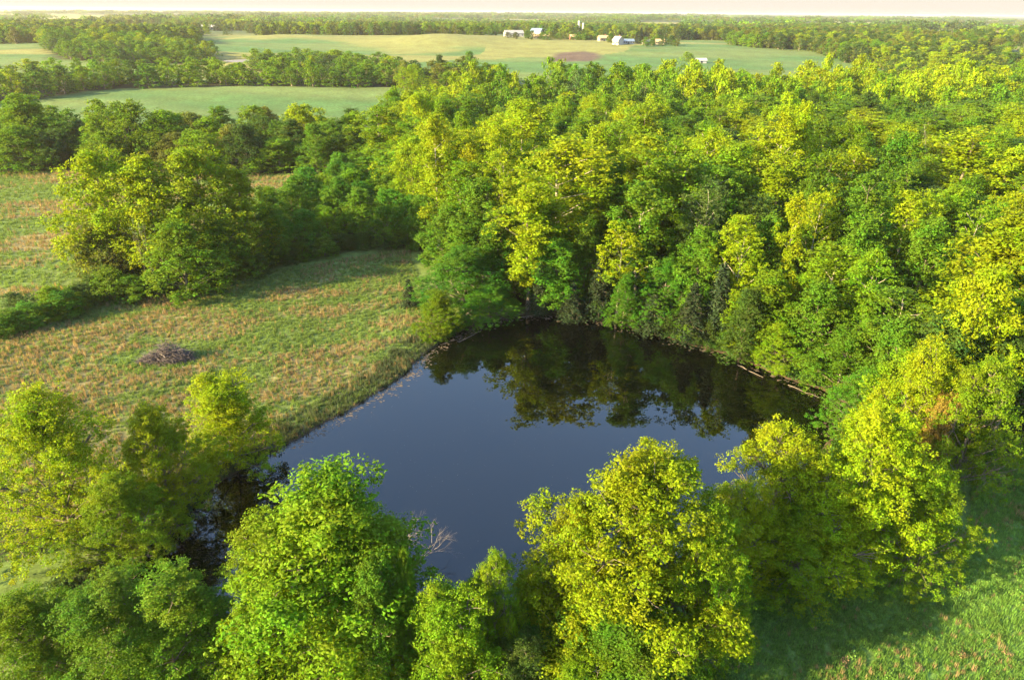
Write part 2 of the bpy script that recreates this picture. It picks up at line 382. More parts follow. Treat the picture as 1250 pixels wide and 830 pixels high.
def conifer(seed, H, Wd, tiers, per, nleaf, leaf):
    r = np.random.default_rng(seed); C0 = []; O = []; tr = [tube([(0, 0, 0), (0, 0, H * .5), (0, 0, H)], [.16, .1, .02], 6)]
    for i in range(tiers):
        t = i / tiers; z = H * (.04 + .95 * t); Rr = Wd / 2 * (1 - t) ** .8 * r.uniform(.8, 1.1) + .12
        for j in range(max(4, int(per * (1 - t * .7)))):
            a = r.uniform(0, 6.283); L = Rr * r.uniform(.7, 1.12); s = np.linspace(.15, 1, nleaf)[:, None]
            d = np.array([math.cos(a), math.sin(a), 0]); c = np.array([0, 0, z]) + d * L * s + np.array([0, 0, -1]) * (s ** 2 * L * .22)
            C0.append(c + r.normal(0, .09 + .05 * (1 - t), c.shape)); O.append(np.tile(d + [0, 0, .6], (nleaf, 1)))
            if j < 3: tr.append(tube([(0, 0, z), tuple(np.array([0, 0, z]) + d * L * .9)], [.03, .01], 3))
    C0 = np.concatenate(C0); O = unit(np.concatenate(O)); V, F = leaves(C0, O, leaf, r, .45)
    return (V, F), join(tr)
for key, sd_, H_, W_ in (('cedar_a', 51, 8, 4), ('cedar_b', 52, 9, 3.2)):
    cr, tr = conifer(sd_, H_, W_, 34, 18, 14, .3)
    protos[key] = dict(H=H_, W=W_, crown=mesh_np(key + '_crown', *cr, [M['needle']]), trunk=mesh_np(key + '_trunk', *tr, [M['bark']], True), raw=(cr, tr))
def bare(seed, H, r0, spread=.55, depth=5):
    r = np.random.default_rng(seed); parts = []
    def grow(p, d, L, rad, k):
        n = 4; pts = [p]; q = p.copy(); dd = d.copy()
        for _ in range(n):
            dd = unit(dd + r.normal(0, .13, 3) + np.array([0, 0, .05])); q = q + dd * L / n; pts.append(q.copy())
        parts.append(tube(pts, np.linspace(rad, rad * .6, n + 1), 6 if k > 2 else 4))
        if k == 0: return
        for j in range(r.integers(2, 4) + (k == depth)):
            a = unit(dd + unit(r.normal(0, 1, 3)) * spread * r.uniform(.7, 1.5))
            b = pts[-1] if j == 0 else pts[r.integers(2, n + 1)]
            grow(b, a, L * r.uniform(.6, .85), rad * (.62 if j == 0 else .45), k - 1)
    grow(np.zeros(3), np.array([0, 0, 1.0]), H * .34, r0, depth)
    V, F = join(parts); V = V * (H / V[:, 2].max()); return V, F
for key, s in (('bare_a', 61), ('bare_b', 62)):
    V, F = bare(s, 16, .2); Wb = np.percentile(np.abs(V[:, :2]), 97) * 2
    protos[key] = dict(H=16, W=Wb, crown=None, trunk=mesh_np(key, V, F, [M['dead']], True), raw=None)

def tag(o, label=None, cat=None, group=None, kind=None):
    if label: o['label'] = label
    if cat: o['category'] = cat
    if group: o['group'] = group
    if kind: o['kind'] = kind
    return o
def empty(name, loc, rz=0):
    o = bpy.data.objects.new(name, None); C.objects.link(o); o.location = loc; o.rotation_euler = (0, 0, rz); o.empty_display_size = .5; return o
def part(name, me, parent=None):
    o = bpy.data.objects.new(name, me); C.objects.link(o)
    if parent: o.parent = parent
    return o

# ------------------------------------------------------------------ ground sheet
def graded(a0, a1, fine0, fine1, step, grow):
    xs = list(np.arange(fine0, fine1, step)); s = step; x = xs[-1]
    while x < a1: s *= grow; x += s; xs.append(x)
    s = step; x = fine0; lo = []
    while x > a0: s *= grow; x -= s; lo.append(x)
    return np.array(lo[::-1] + xs)
gx = graded(-12000, 12000, -95, 75, .9, 1.034); gy = graded(-60, 13000, 14, 190, .9, 1.017)
GX, GY = np.meshgrid(gx, gy); GZ = ground(GX, GY)

MEADOW = [flat(u, v) for u, v in [(-60, 430), (0, 408), (150, 362), (330, 332), (500, 305), (530, 400), (500, 470), (330, 580), (200, 640), (-60, 700)]]
HEDGE_FAR = 190
FIELD2 = [flat(-90, 420), flat(0, 405), flat(150, 356), flat(330, 325), flat(400, 305), Wp(400, 186), Wp(-120, 186)]
FOREST = [flat(655, 382), flat(560, 340), flat(528, 312), Wp(455, 168), Wp(440, 190), Wp(470, 240), Wp(560, 290), Wp(600, 318), Wp(700, 328), Wp(830, 325),
          Wp(980, 338), Wp(1330, 400), Wp(1400, 200), flat(1420, 470), flat(1330, 585), flat(1190, 570), flat(1110, 560), flat(1045, 500),
          flat(1000, 470), flat(900, 436), flat(830, 412), flat(720, 383)]
THICKET = [flat(315, 330), flat(420, 304), flat(500, 303), flat(530, 312), Wp(460, 165), Wp(440, 190), Wp(400, 170), flat(375, 262), flat(330, 290)]
LINE2 = [Wp(-90, 188), Wp(150, 187), Wp(380, 186), Wp(450, 190), Wp(490, 240), Wp(545, 300), Wp(500, 280), Wp(452, 240), Wp(380, 226), Wp(330, 236), Wp(240, 222), Wp(150, 226), Wp(60, 250), Wp(-90, 262)]
LINE3 = [Wp(-80, 300), Wp(28, 326), Wp(130, 356), Wp(300, 374), Wp(480, 380), Wp(560, 350), Wp(600, 380), Wp(540, 400), Wp(480, 412), Wp(330, 408), Wp(200, 400), Wp(100, 385), Wp(-80, 365)]
WOOD_A = [Wp(70, 520), Wp(140, 490), Wp(200, 505), Wp(250, 500), Wp(262, 540), Wp(225, 575), Wp(215, 620), Wp(150, 610), Wp(110, 650), Wp(60, 620)]
LINE4 = [Wp(305, 470), Wp(350, 455), Wp(400, 452), Wp(480, 440), Wp(492, 470), Wp(440, 500), Wp(400, 525), Wp(310, 505)]
CLEARING = [flat(u, v) for u, v in [(860, 900), (880, 730), (1000, 690), (1180, 650), (1190, 560), (1330, 560), (1400, 900)]]
def field_patch(x, y, s, seed):           # large far patchwork, sides run with the land
    return vnoise(x / s, y / (s * .55), seed)

def soil_colour(X, Y):
    n1 = fbm(X / 9, Y / 9, 31, 4)[..., None]; n2 = fbm(X / 60, Y / 60, 37, 3)[..., None]
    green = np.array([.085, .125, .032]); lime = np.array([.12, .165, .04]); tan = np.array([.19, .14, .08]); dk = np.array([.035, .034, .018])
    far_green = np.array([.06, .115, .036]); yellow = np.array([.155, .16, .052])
    col = green * (1 - n2 * .3) + lime * n2 * .3
    # dead grass in streaks that follow the old mowing lines
    a = R(20); s = X * math.cos(a) + Y * math.sin(a); t = -X * math.sin(a) + Y * math.cos(a)
    st = fbm(s / 16, t / 3.2, 41, 4)[..., None]; pt = fbm(X / 11, Y / 8, 43, 3)[..., None]
    dry = sstep(.46, .60, st * .55 + pt * .45)
    mead = (in_poly(X, Y, MEADOW) | in_poly(X, Y, FIELD2))[..., None]
    edge = np.minimum(1, np.maximum(0, -poly_dist(X, Y, MEADOW) / 7))[..., None]
    col = np.where(mead, col * (1 - dry * .62 * np.where(in_poly(X, Y, MEADOW)[..., None], edge, 1)) + tan * dry * .62 * np.where(in_poly(X, Y, MEADOW)[..., None], edge, 1), col)
    # far farmland
    far = sstep(230, 300, Y)[..., None]
    f = far_green * (.85 + .3 * n2)
    pat = field_patch(X + 140, Y, 170, 5)[..., None]
    f = np.where(pat > .62, yellow * (.8 + .3 * n1), f); 
    hay = sstep(.35, .65, fbm(X / 120, Y / 40, 47, 3))[..., None]
    f = f * (1 - hay * .35) + yellow * hay * .35
    rows = np.sin((Y * .9 + X * .25 + 40 * fbm(X / 90, Y / 90, 61, 2)) / 5.5)[..., None]; f = f * (1 + .07 * rows)
    col = col * (1 - far) + f * far
    vf = sstep(850, 1000, Y)[..., None]; wood = np.array([.055, .08, .03]); patch = field_patch(X, Y, 700, 8)[..., None]
    c2 = np.where(patch > .78, np.array([.24, .19, .13]), np.where(patch > .60, yellow * 1.1, wood)) * (.8 + .4 * n2)
    col = col * (1 - vf) + c2 * vf
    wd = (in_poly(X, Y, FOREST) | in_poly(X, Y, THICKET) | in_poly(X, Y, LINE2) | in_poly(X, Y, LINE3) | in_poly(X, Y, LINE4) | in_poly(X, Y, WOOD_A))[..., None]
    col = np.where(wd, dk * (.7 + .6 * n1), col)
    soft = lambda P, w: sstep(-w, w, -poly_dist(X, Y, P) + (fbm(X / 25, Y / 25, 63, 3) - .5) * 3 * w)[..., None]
    kk = soft([Wp(452, 640), Wp(500, 590), Wp(560, 640), Wp(630, 740), Wp(600, 800), Wp(250, 800), Wp(250, 745), Wp(400, 740)], 18); col = col * (1 - kk) + yellow * (.85 + .3 * n1) * kk  # hill crest: glow of its sunlit slope and hay, put into the soil colour
    # ploughed plot below the farm and the brown field on the far right
    plot = soft([Wp(672, 545), Wp(715, 550), Wp(735, 600), Wp(712, 630), Wp(676, 622)], 6)
    col = col * (1 - plot) + np.array([.085, .06, .045]) * (.7 + .6 * n1) * plot
    brown = in_poly(X, Y, [Wp(1095, 1000), Wp(1225, 1000), Wp(1225, 1500), Wp(1110, 1500)])[..., None]
    col = np.where(brown, np.array([.24, .13, .10]), col)
    clr = sstep(-2, 2, -poly_dist(X, Y, CLEARING))[..., None]; col = col * (1 - clr) + np.array([.10, .17, .04]) * (.7 + .6 * n1) * clr  # clearing soil brightened in colour, standing in for sunlight blocked by trees
    # wet mud rim of the pond
    d = poly_dist(X, Y, POND)[..., None]
    mud = np.array([.075, .052, .036]); wide = .7 + 1.6 * sstep(-5, 15, X)[..., None] + n1 * .8
    k = 1 - sstep(0, 1, (d - wide * .5) / wide); col = col * (1 - k) + mud * (.7 + .6 * n1) * k
    return np.clip(col, 0, 1)
ny, nx = GX.shape
V = np.stack([GX, GY, GZ], -1).reshape(-1, 3)
ii = (np.arange(ny - 1)[:, None] * nx + np.arange(nx - 1)[None]).ravel()
me = mesh_np('ground', V, np.stack([ii, ii + 1, ii + nx + 1, ii + nx], 1), [M['ground']], True)
ca = me.color_attributes.new('soil', 'FLOAT_COLOR', 'POINT')
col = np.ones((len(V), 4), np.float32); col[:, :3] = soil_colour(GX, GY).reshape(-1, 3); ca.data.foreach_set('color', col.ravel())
tag(part('ground', me), kind='structure')

def water_sheet(name, P, z, grow=0.5):
    c = P.mean(0); Q = c + (P - c) * (1 + grow / np.linalg.norm(P - c, axis=1))[:, None]
    n = len(Q); V = np.concatenate([np.c_[Q, np.full(n, z)], [[c[0], c[1], z]]])
    F = [(i, (i + 1) % n, n, -1) for i in range(n)]
    return tag(part(name, mesh_np(name, V, F, [M['water']])), kind='structure')
water_sheet('pond_water', POND, WATER_Z, 1.2)
water_sheet('pond_water', POND2, Z2, .6); water_sheet('pond_water', POND3, Z3, .6)

# ------------------------------------------------------------------ trees placed one by one
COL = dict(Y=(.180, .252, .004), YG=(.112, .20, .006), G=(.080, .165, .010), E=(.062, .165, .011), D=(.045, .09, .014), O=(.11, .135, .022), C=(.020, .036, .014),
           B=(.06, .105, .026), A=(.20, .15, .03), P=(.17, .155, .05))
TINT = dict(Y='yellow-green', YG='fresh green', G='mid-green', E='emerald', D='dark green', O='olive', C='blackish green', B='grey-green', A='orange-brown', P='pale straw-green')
placed = []                                  # (x, y, radius, height)
def jitter(c, r, k=.10):
    f = 1 + r.normal(0, k); h = r.normal(0, .045); return (c[0] * f * (1 + h), c[1] * f, c[2] * f * (1 - h), 1)
def tree(name, key, x, y, h, w, colour, label, cat='tree', group=None, rz=None, wy=None):
    if key.startswith(('mid_', 'near_oval')) and h / w < 1.12 and not key.startswith('near'): key = 'mid_dome_a' if key.endswith('a') else 'mid_dome_b'
    p = protos[key]; r = np.random.default_rng(int(abs(x * 131 + y * 717)) + 3)
    o = empty(name, (x, y, gz(x, y) - .05), r.uniform(0, 6.28) if rz is None else rz)
    o.scale = (w / p['W'], (wy or w) / p['W'], h / p['H'])
    part('trunk', p['trunk'], o)
    if p['crown']:
        c = part('crown', p['crown'], o); c.color = jitter(COL[colour], r)
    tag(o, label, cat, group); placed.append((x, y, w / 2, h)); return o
def T(u, v, w_px, h, key, colour, label, name='broadleaf_tree', cat='tree', group=None):
    x, y, t = place(u, v, h); w = w_px / FPX * t
    return tree(name, key, x, y, h, w, colour, label, cat, group)

# trees on the near bank, round the bottom of the picture
NB = 'trees on the near bank of the pond'
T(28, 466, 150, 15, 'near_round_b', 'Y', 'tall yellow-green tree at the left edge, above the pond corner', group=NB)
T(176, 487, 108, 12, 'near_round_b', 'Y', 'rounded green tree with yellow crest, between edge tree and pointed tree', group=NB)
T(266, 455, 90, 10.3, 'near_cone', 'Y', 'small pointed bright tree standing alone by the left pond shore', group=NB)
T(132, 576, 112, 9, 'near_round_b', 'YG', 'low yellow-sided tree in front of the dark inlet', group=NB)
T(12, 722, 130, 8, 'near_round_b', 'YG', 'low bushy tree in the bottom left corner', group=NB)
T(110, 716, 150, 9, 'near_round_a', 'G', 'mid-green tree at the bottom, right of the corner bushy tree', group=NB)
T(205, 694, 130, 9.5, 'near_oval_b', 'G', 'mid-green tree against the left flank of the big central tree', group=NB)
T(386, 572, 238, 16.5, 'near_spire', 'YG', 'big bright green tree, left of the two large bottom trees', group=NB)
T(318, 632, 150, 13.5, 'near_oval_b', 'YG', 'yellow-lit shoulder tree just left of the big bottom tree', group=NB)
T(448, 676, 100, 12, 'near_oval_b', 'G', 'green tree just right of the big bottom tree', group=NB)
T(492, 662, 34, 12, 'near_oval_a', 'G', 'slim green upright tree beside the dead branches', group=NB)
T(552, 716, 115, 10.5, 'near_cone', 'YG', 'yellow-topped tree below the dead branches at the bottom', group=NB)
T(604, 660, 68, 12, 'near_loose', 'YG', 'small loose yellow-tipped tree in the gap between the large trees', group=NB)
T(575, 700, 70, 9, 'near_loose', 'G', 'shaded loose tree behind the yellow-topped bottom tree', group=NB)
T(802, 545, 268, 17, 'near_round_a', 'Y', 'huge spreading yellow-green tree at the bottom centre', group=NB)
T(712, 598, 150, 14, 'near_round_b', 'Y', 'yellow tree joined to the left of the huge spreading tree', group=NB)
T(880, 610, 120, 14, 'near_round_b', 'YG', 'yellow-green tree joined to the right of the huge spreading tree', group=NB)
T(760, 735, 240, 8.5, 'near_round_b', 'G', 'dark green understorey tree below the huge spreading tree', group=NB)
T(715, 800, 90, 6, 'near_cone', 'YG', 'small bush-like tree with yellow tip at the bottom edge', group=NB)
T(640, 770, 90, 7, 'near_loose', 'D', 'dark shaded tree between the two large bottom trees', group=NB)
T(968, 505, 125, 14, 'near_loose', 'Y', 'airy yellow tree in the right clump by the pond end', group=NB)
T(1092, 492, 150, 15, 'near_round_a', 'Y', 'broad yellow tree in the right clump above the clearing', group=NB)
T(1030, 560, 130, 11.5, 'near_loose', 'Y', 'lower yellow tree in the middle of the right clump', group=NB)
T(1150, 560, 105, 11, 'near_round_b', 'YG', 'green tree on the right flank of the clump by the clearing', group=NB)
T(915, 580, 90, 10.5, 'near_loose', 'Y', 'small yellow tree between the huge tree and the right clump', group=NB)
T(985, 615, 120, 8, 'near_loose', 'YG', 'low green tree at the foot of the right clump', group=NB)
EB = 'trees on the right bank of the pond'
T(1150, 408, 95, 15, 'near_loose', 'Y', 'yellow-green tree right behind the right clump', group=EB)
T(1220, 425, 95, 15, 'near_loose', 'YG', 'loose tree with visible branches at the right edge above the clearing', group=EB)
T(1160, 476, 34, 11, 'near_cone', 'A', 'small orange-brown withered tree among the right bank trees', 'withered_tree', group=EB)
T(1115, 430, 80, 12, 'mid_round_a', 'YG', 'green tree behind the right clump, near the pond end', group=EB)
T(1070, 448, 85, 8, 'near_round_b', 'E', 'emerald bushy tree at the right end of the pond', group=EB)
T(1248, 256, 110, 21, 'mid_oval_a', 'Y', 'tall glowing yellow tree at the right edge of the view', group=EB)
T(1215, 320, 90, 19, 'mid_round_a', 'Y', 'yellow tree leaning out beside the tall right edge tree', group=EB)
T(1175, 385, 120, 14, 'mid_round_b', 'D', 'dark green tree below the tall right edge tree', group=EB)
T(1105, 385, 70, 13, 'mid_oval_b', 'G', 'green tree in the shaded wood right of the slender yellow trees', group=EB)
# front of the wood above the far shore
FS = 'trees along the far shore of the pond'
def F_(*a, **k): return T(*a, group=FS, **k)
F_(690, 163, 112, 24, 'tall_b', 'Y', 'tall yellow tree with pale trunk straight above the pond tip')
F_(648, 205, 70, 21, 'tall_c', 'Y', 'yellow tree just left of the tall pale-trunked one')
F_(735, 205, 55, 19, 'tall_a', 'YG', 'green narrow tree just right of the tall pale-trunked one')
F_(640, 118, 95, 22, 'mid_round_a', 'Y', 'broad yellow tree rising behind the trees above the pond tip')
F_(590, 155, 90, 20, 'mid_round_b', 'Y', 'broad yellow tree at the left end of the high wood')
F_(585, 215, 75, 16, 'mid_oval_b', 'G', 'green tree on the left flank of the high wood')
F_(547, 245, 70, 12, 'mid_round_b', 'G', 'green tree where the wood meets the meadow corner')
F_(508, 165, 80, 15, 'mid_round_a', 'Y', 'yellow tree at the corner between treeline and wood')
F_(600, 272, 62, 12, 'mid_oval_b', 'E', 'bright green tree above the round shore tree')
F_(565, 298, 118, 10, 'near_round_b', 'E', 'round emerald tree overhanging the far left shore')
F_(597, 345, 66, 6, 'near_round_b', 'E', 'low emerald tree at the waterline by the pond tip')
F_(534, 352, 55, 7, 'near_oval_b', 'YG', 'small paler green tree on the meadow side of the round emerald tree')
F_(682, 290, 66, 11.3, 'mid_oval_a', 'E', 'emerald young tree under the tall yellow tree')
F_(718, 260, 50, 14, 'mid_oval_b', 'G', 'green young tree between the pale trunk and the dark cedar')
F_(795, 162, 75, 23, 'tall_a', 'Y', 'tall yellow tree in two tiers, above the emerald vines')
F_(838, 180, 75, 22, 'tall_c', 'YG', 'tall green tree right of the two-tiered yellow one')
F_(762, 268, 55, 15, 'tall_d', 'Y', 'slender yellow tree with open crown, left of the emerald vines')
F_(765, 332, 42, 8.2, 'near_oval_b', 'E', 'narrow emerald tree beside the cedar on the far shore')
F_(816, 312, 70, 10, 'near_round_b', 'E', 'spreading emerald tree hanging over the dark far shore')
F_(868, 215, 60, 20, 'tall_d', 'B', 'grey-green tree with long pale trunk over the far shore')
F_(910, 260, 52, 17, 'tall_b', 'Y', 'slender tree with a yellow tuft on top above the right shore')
F_(900, 172, 80, 22, 'mid_oval_a', 'YG', 'green tree high in the wood above the yellow-tufted one')
F_(955, 180, 70, 22, 'tall_c', 'Y', 'pale yellow tree high in the wood over the slender pair')
F_(978, 232, 40, 20, 'tall_a', 'Y', 'slender tree with yellow tufts at several heights')
F_(1008, 222, 45, 20, 'tall_d', 'Y', 'slender yellow-tufted tree, right of the similar slender one')
F_(1005, 340, 66, 12, 'mid_oval_b', 'G', 'green tree below the slender yellow-tufted pair')
F_(1060, 252, 80, 18, 'mid_round_b', 'G', 'rounded green tree right of the slender yellow-tufted pair')
F_(1075, 300, 45, 16, 'tall_a', 'YG', 'narrow yellow-green tree in front of the rounded green one')
F_(1122, 228, 62, 19, 'tall_b', 'Y', 'yellow-topped tree between the rounded green and the bare tree')
F_(1145, 262, 60, 17, 'mid_oval_a', 'G', 'green tree left of the bare white tree')
F_(1185, 150, 80, 23, 'tall_c', 'Y', 'tall yellow tree standing above the bare white tree')
F_(1240, 175, 80, 20, 'mid_round_a', 'Y', 'yellow tree above the right edge of the wood')
F_(955, 392, 62, 6.5, 'near_round_b', 'YG', 'light green low tree on the bank over the right water')
F_(918, 350, 55, 10, 'mid_oval_b', 'D', 'dark tree in the shade behind the light green bank tree')
F_(1040, 400, 70, 8.4, 'mid_round_b', 'G', 'shaded green tree behind the right pond bank')
# conifers
def K(u, v, w, h, label, key='cedar_a'): T(u, v, w, h, key, 'C', label, 'cedar_tree', 'cedar', 'cedars round the pond')
K(498, 340, 26, 4.5, 'little dark cedar at the corner of the meadow')
K(735, 312, 42, 9.5, 'pointed dark cedar above the pond tip', 'cedar_b')
K(700, 345, 44, 6, 'low dark cedar at the water by the pond tip')
K(850, 345, 50, 8.3, 'dark cedar leaning over the shaded far shore')
K(885, 320, 50, 11, 'tall dark cedar behind the right end of far shore', 'cedar_b')
K(660, 320, 34, 8, 'dark cedar in the gap left of the emerald young tree', 'cedar_b')
K(800, 360, 55, 5.3, 'squat dark cedar under the spreading emerald tree')
# bare trees
def Bz(u, v, w, h, label, key='bare_a'): T(u, v, w, h, key, 'D', label, 'bare_tree', 'dead tree', 'bare trees in the wood')
Bz(1196, 236, 44, 15, 'bare whitish tree near the right edge of the wood')
Bz(955, 345, 34, 8, 'small bare twiggy tree over the light green bank tree', 'bare_b')
Bz(1163, 150, 40, 19, 'bare pinkish crown tip poking from the wood, upper right', 'bare_b')
Bz(890, 190, 40, 20, 'bare grey tree among the tall trees over the far shore')
Bz(612, 235, 34, 14, 'bare grey-pink tree on the left flank of the high wood', 'bare_b')
Bz(172, 258, 34, 13, 'bare pale tree in front of the big treeline group')
# big group in the treeline, left
LG = 'big trees in the hedge between the two fields'
T(108, 177, 84, 21.5, 'mid_round_a', 'Y', 'tall bright tree at the left end of the hedge group', group=LG)
T(168, 186, 74, 20.5, 'mid_oval_a', 'Y', 'tree in the middle of the tall hedge group, behind the bare one', group=LG)
T(232, 175, 92, 21.5, 'mid_round_a', 'Y', 'tallest tree at the right of the hedge group', group=LG)
T(285, 202, 66, 17, 'mid_oval_b', 'Y', 'bushy tree on the right slope of the hedge group', group=LG)
T(210, 262, 80, 13, 'mid_round_b', 'G', 'lower green tree in front of the hedge group', group=LG)
T(262, 262, 70, 11, 'mid_round_b', 'G', 'low green tree at the right foot of the hedge group', group=LG)
T(120, 262, 70, 11, 'mid_round_b', 'O', 'low olive tree at the left foot of the hedge group', group=LG)
T(502, 77, 36, 15, 'mid_oval_a', 'Y', 'lone tall yellow tree at the right end of the middle field', group=None)
T(573, 62, 17, 12, 'mid_oval_b', 'G', 'lone small tree in the teal field left of the farm')
T(536, 66, 17, 15, 'mid_oval_b', 'D', 'narrow dark tree right of the lone yellow one')
T(22, 112, 70, 19, 'mid_round_b', 'YG', 'large yellow-sided tree at the left edge beyond the brown field')
T(145, 120, 74, 18, 'mid_round_a', 'YG', 'broad domed tree in the treeline beyond the brown field')
T(195, 133, 60, 15, 'mid_round_b', 'YG', 'second domed tree just right of the broad domed one')
T(368, 124, 60, 16, 'mid_round_a', 'Y', 'yellow domed tree in the treeline beyond the brown field')
T(432, 135, 46, 13, 'mid_round_b', 'YG', 'small tree next to the gleam of the far pond')

# ------------------------------------------------------------------ shrubs, one by one
SH = 'shrubs along the hedge and banks'
ordw = ['first', 'second', 'third', 'fourth', 'fifth', 'sixth', 'seventh', 'eighth', 'ninth', 'tenth', 'eleventh', 'twelfth', 'thirteenth', 'fourteenth', 'fifteenth',
        'sixteenth', 'seventeenth', 'eighteenth', 'nineteenth', 'twentieth', 'twenty-first', 'twenty-second', 'twenty-third', 'twenty-fourth', 'twenty-fifth', 'twenty-sixth',
        'twenty-seventh', 'twenty-eighth', 'twenty-ninth', 'thirtieth', 'thirty-first', 'thirty-second', 'thirty-third', 'thirty-fourth', 'thirty-fifth', 'thirty-sixth']
def shrubs_row(pts, phrase, rr, size=(2, 3.6), cols='GDYG', group=SH, base_row=True, jit=5):
    """pts: photo points on the foot of the row; one shrub about every 0.75 of its width"""
    r = np.random.default_rng(rr); P = [np.array(flat(*p)) for p in pts]; out = []
    for a, b in zip(P[:-1], P[1:]):
        L = np.linalg.norm(b - a); k = max(1, int(L / 2.3))
        for i in range(k):
            q = a + (b - a) * (i + .5) / k + r.normal(0, .6, 2); h = r.uniform(*size); out.append((q[0], q[1], h, h * r.uniform(.95, 1.5), cols[r.integers(len(cols))]))
    out.sort(key=lambda s: project(s[0], s[1], 0)[0])
    for i, (x, y, h, w, c) in enumerate(out):
        if poly_dist(x, y, POND) < .3: continue
        tree('shrub', ['shrub_a', 'shrub_b', 'shrub_c'][r.integers(3)], x, y, h, w, c,
             f"{TINT[c]} shrub, {ordw[min(i, 35)]} from left {phrase}", 'shrub', group)
CL = [['Y', 'YG', 'G'], ['G', 'D', 'B'], ['G', 'E', 'YG'], ['D', 'G']]
shrubs_row([(-30, 416), (50, 396), (100, 382)], 'in the hedge before the left field edge', 1, (3, 4.6), CL[2])
shrubs_row([(60, 386), (150, 362)], 'in the yellow-tipped run left of the big trees', 2, (2.6, 5.2), CL[0])
shrubs_row([(150, 364), (250, 346), (330, 330)], 'at the foot of the big hedge trees', 3, (2.4, 4.6), CL[1])
shrubs_row([(330, 326), (420, 307), (510, 300)], 'along the thicket edge at the top of the meadow', 4, (2.6, 4.4), CL[1])
shrubs_row([(20, 384), (100, 372), (160, 345), (300, 320)], 'in the back of the hedge facing the brown field', 5, (3, 4.6), CL[1])
shrubs_row([(530, 415), (560, 400), (600, 386), (640, 377)], 'along the far left shore under the emerald trees', 6, (1.6, 3), CL[2])
shrubs_row([(650, 374), (700, 373), (760, 392), (830, 408), (890, 424)], 'along the dark far shore', 7, (2.0, 4.0), CL[3])
shrubs_row([(680, 362), (760, 372), (850, 394), (930, 420), (1000, 446)], 'under the front trees of the wood', 8, (2.5, 5.0), CL[1])
shrubs_row([(900, 424), (950, 444), (1000, 462), (1045, 478), (1060, 500)], 'along the right bank of the pond', 9, (1.2, 2.6), CL[2])
shrubs_row([(1050, 470), (1120, 500), (1180, 530)], 'between the right bank and the clearing', 10, (2, 4), CL[2])
shrubs_row([(110, 700), (190, 680), (235, 660)], 'by the dark inlet', 12, (1.5, 2.6), CL[1])
shrubs_row([(540, 740), (620, 745), (700, 745)], 'on the near bank between the large trees', 13, (2, 3.4), CL[3])
shrubs_row([(900, 700), (960, 690), (1040, 700)], 'at the foot of the right clump', 14, (1, 1.8), CL[0])

# ------------------------------------------------------------------ woods filled at random, the ones that show largest as single trees
def fill(P, space, rr, hfun, ymin=-1e9, ymax=1e9, wide=1.65):
    r = np.random.default_rng(rr); P = np.array(P); lo, hi = P.min(0), P.max(0); out = []; grid = {}
    n = int((hi[0] - lo[0]) * (hi[1] - lo[1]) / space ** 2 * 6)
    X = r.uniform(lo[0], hi[0], n); Y = r.uniform(lo[1], hi[1], n); ok = in_poly(X, Y, P) & (poly_dist(X, Y, POND[::2]) > 2.0) & (poly_dist(X, Y, POND2) > 5) & (poly_dist(X, Y, POND3) > 3) & (Y < ymax) & (Y >= ymin)
    ok &= np.abs(X) < .82 * Y + 12
    for x, y in zip(X[ok], Y[ok]):
        h = hfun(x, y, r); w = space * r.uniform(1.05, wide)
        k = (int(x // 12), int(y // 12)); bad = False
        for a in (-1, 0, 1):
            for b in (-1, 0, 1):
                for q in grid.get((k[0] + a, k[1] + b), ()):
                    if (q[0] - x) ** 2 + (q[1] - y) ** 2 < space ** 2: bad = True; break
        if bad: continue
        if any((px - x) ** 2 + (py - y) ** 2 < (pr * .62 + 1.2) ** 2 for px, py, pr, ph in placed0 if abs(px - x) < 12): continue
        grid.setdefault(k, []).append((x, y)); out.append((x, y, h, w))
    return out
placed0 = [p for p in placed if p[3] > 5]
def forest_h(x, y, r):
    n = float(fbm(x / 26, y / 26, 71, 2)); return 10 + 15 * n + r.normal(0, 2.0) - (2.5 if y < 118 else 0)
def colour_pick(x, y, h, r, warm=.5):
    n = float(vnoise(x / 24, y / 24, 81)); k = n * .62 + r.random() * .38 + warm * .25 + (h - 16) * .022  # taller trees yellower: sunlit canopy tops put into the leaf colour
    return 'Y' if k > .80 else 'YG' if k > .56 else 'G' if k > .34 else ('D' if r.random() < .55 else 'B')
zones = [
    ('wood', fill(FOREST, 6.3, 111, lambda x, y, r: forest_h(x, y, r) + 1.5, ymax=128, wide=1.4) + fill(FOREST, 7.4, 101, forest_h, ymin=128), 'of the high wood', 1.0),
    ('thicket', fill(THICKET, 5.2, 102, lambda x, y, r: 7.5 + 3.5 * r.random()), 'of the thicket above the meadow', .7),
    ('line2', fill(LINE2, 8.0, 103, lambda x, y, r: 9 + 5.0 * r.random()), 'of the treeline beyond the brown field', .62),
    ('line3', fill(LINE3, 8.6, 104, lambda x, y, r: 9 + 5 * r.random()), 'of the hedge behind the middle field', .40),
    ('woodA', fill(WOOD_A, 8.6, 105, lambda x, y, r: 8.5 + 5 * r.random()), 'of the copse beyond the left fields', .48),
    ('line4', fill(LINE4, 9.0, 106, lambda x, y, r: 8 + 4 * r.random()), 'of the copse below the far hill', .48),
]
n_hand = sum(1 for o in C.objects if o.get('category') in ('tree', 'cedar', 'dead tree'))
cand = []
for zi, (zn, L, ph, fct) in enumerate(zones):
    for (x, y, h, w) in L:
        u, v = project(x, y, gz(x, y) + h)
        if -20 < u < 1270: cand.append((math.hypot(x, y) * fct / (h / 14) ** .5, zi, x, y, h, w, u))
cand.sort(); single = cand[:max(0, 298 - n_hand)]; single_keys = {(c[2], c[3]) for c in single}
rest = []
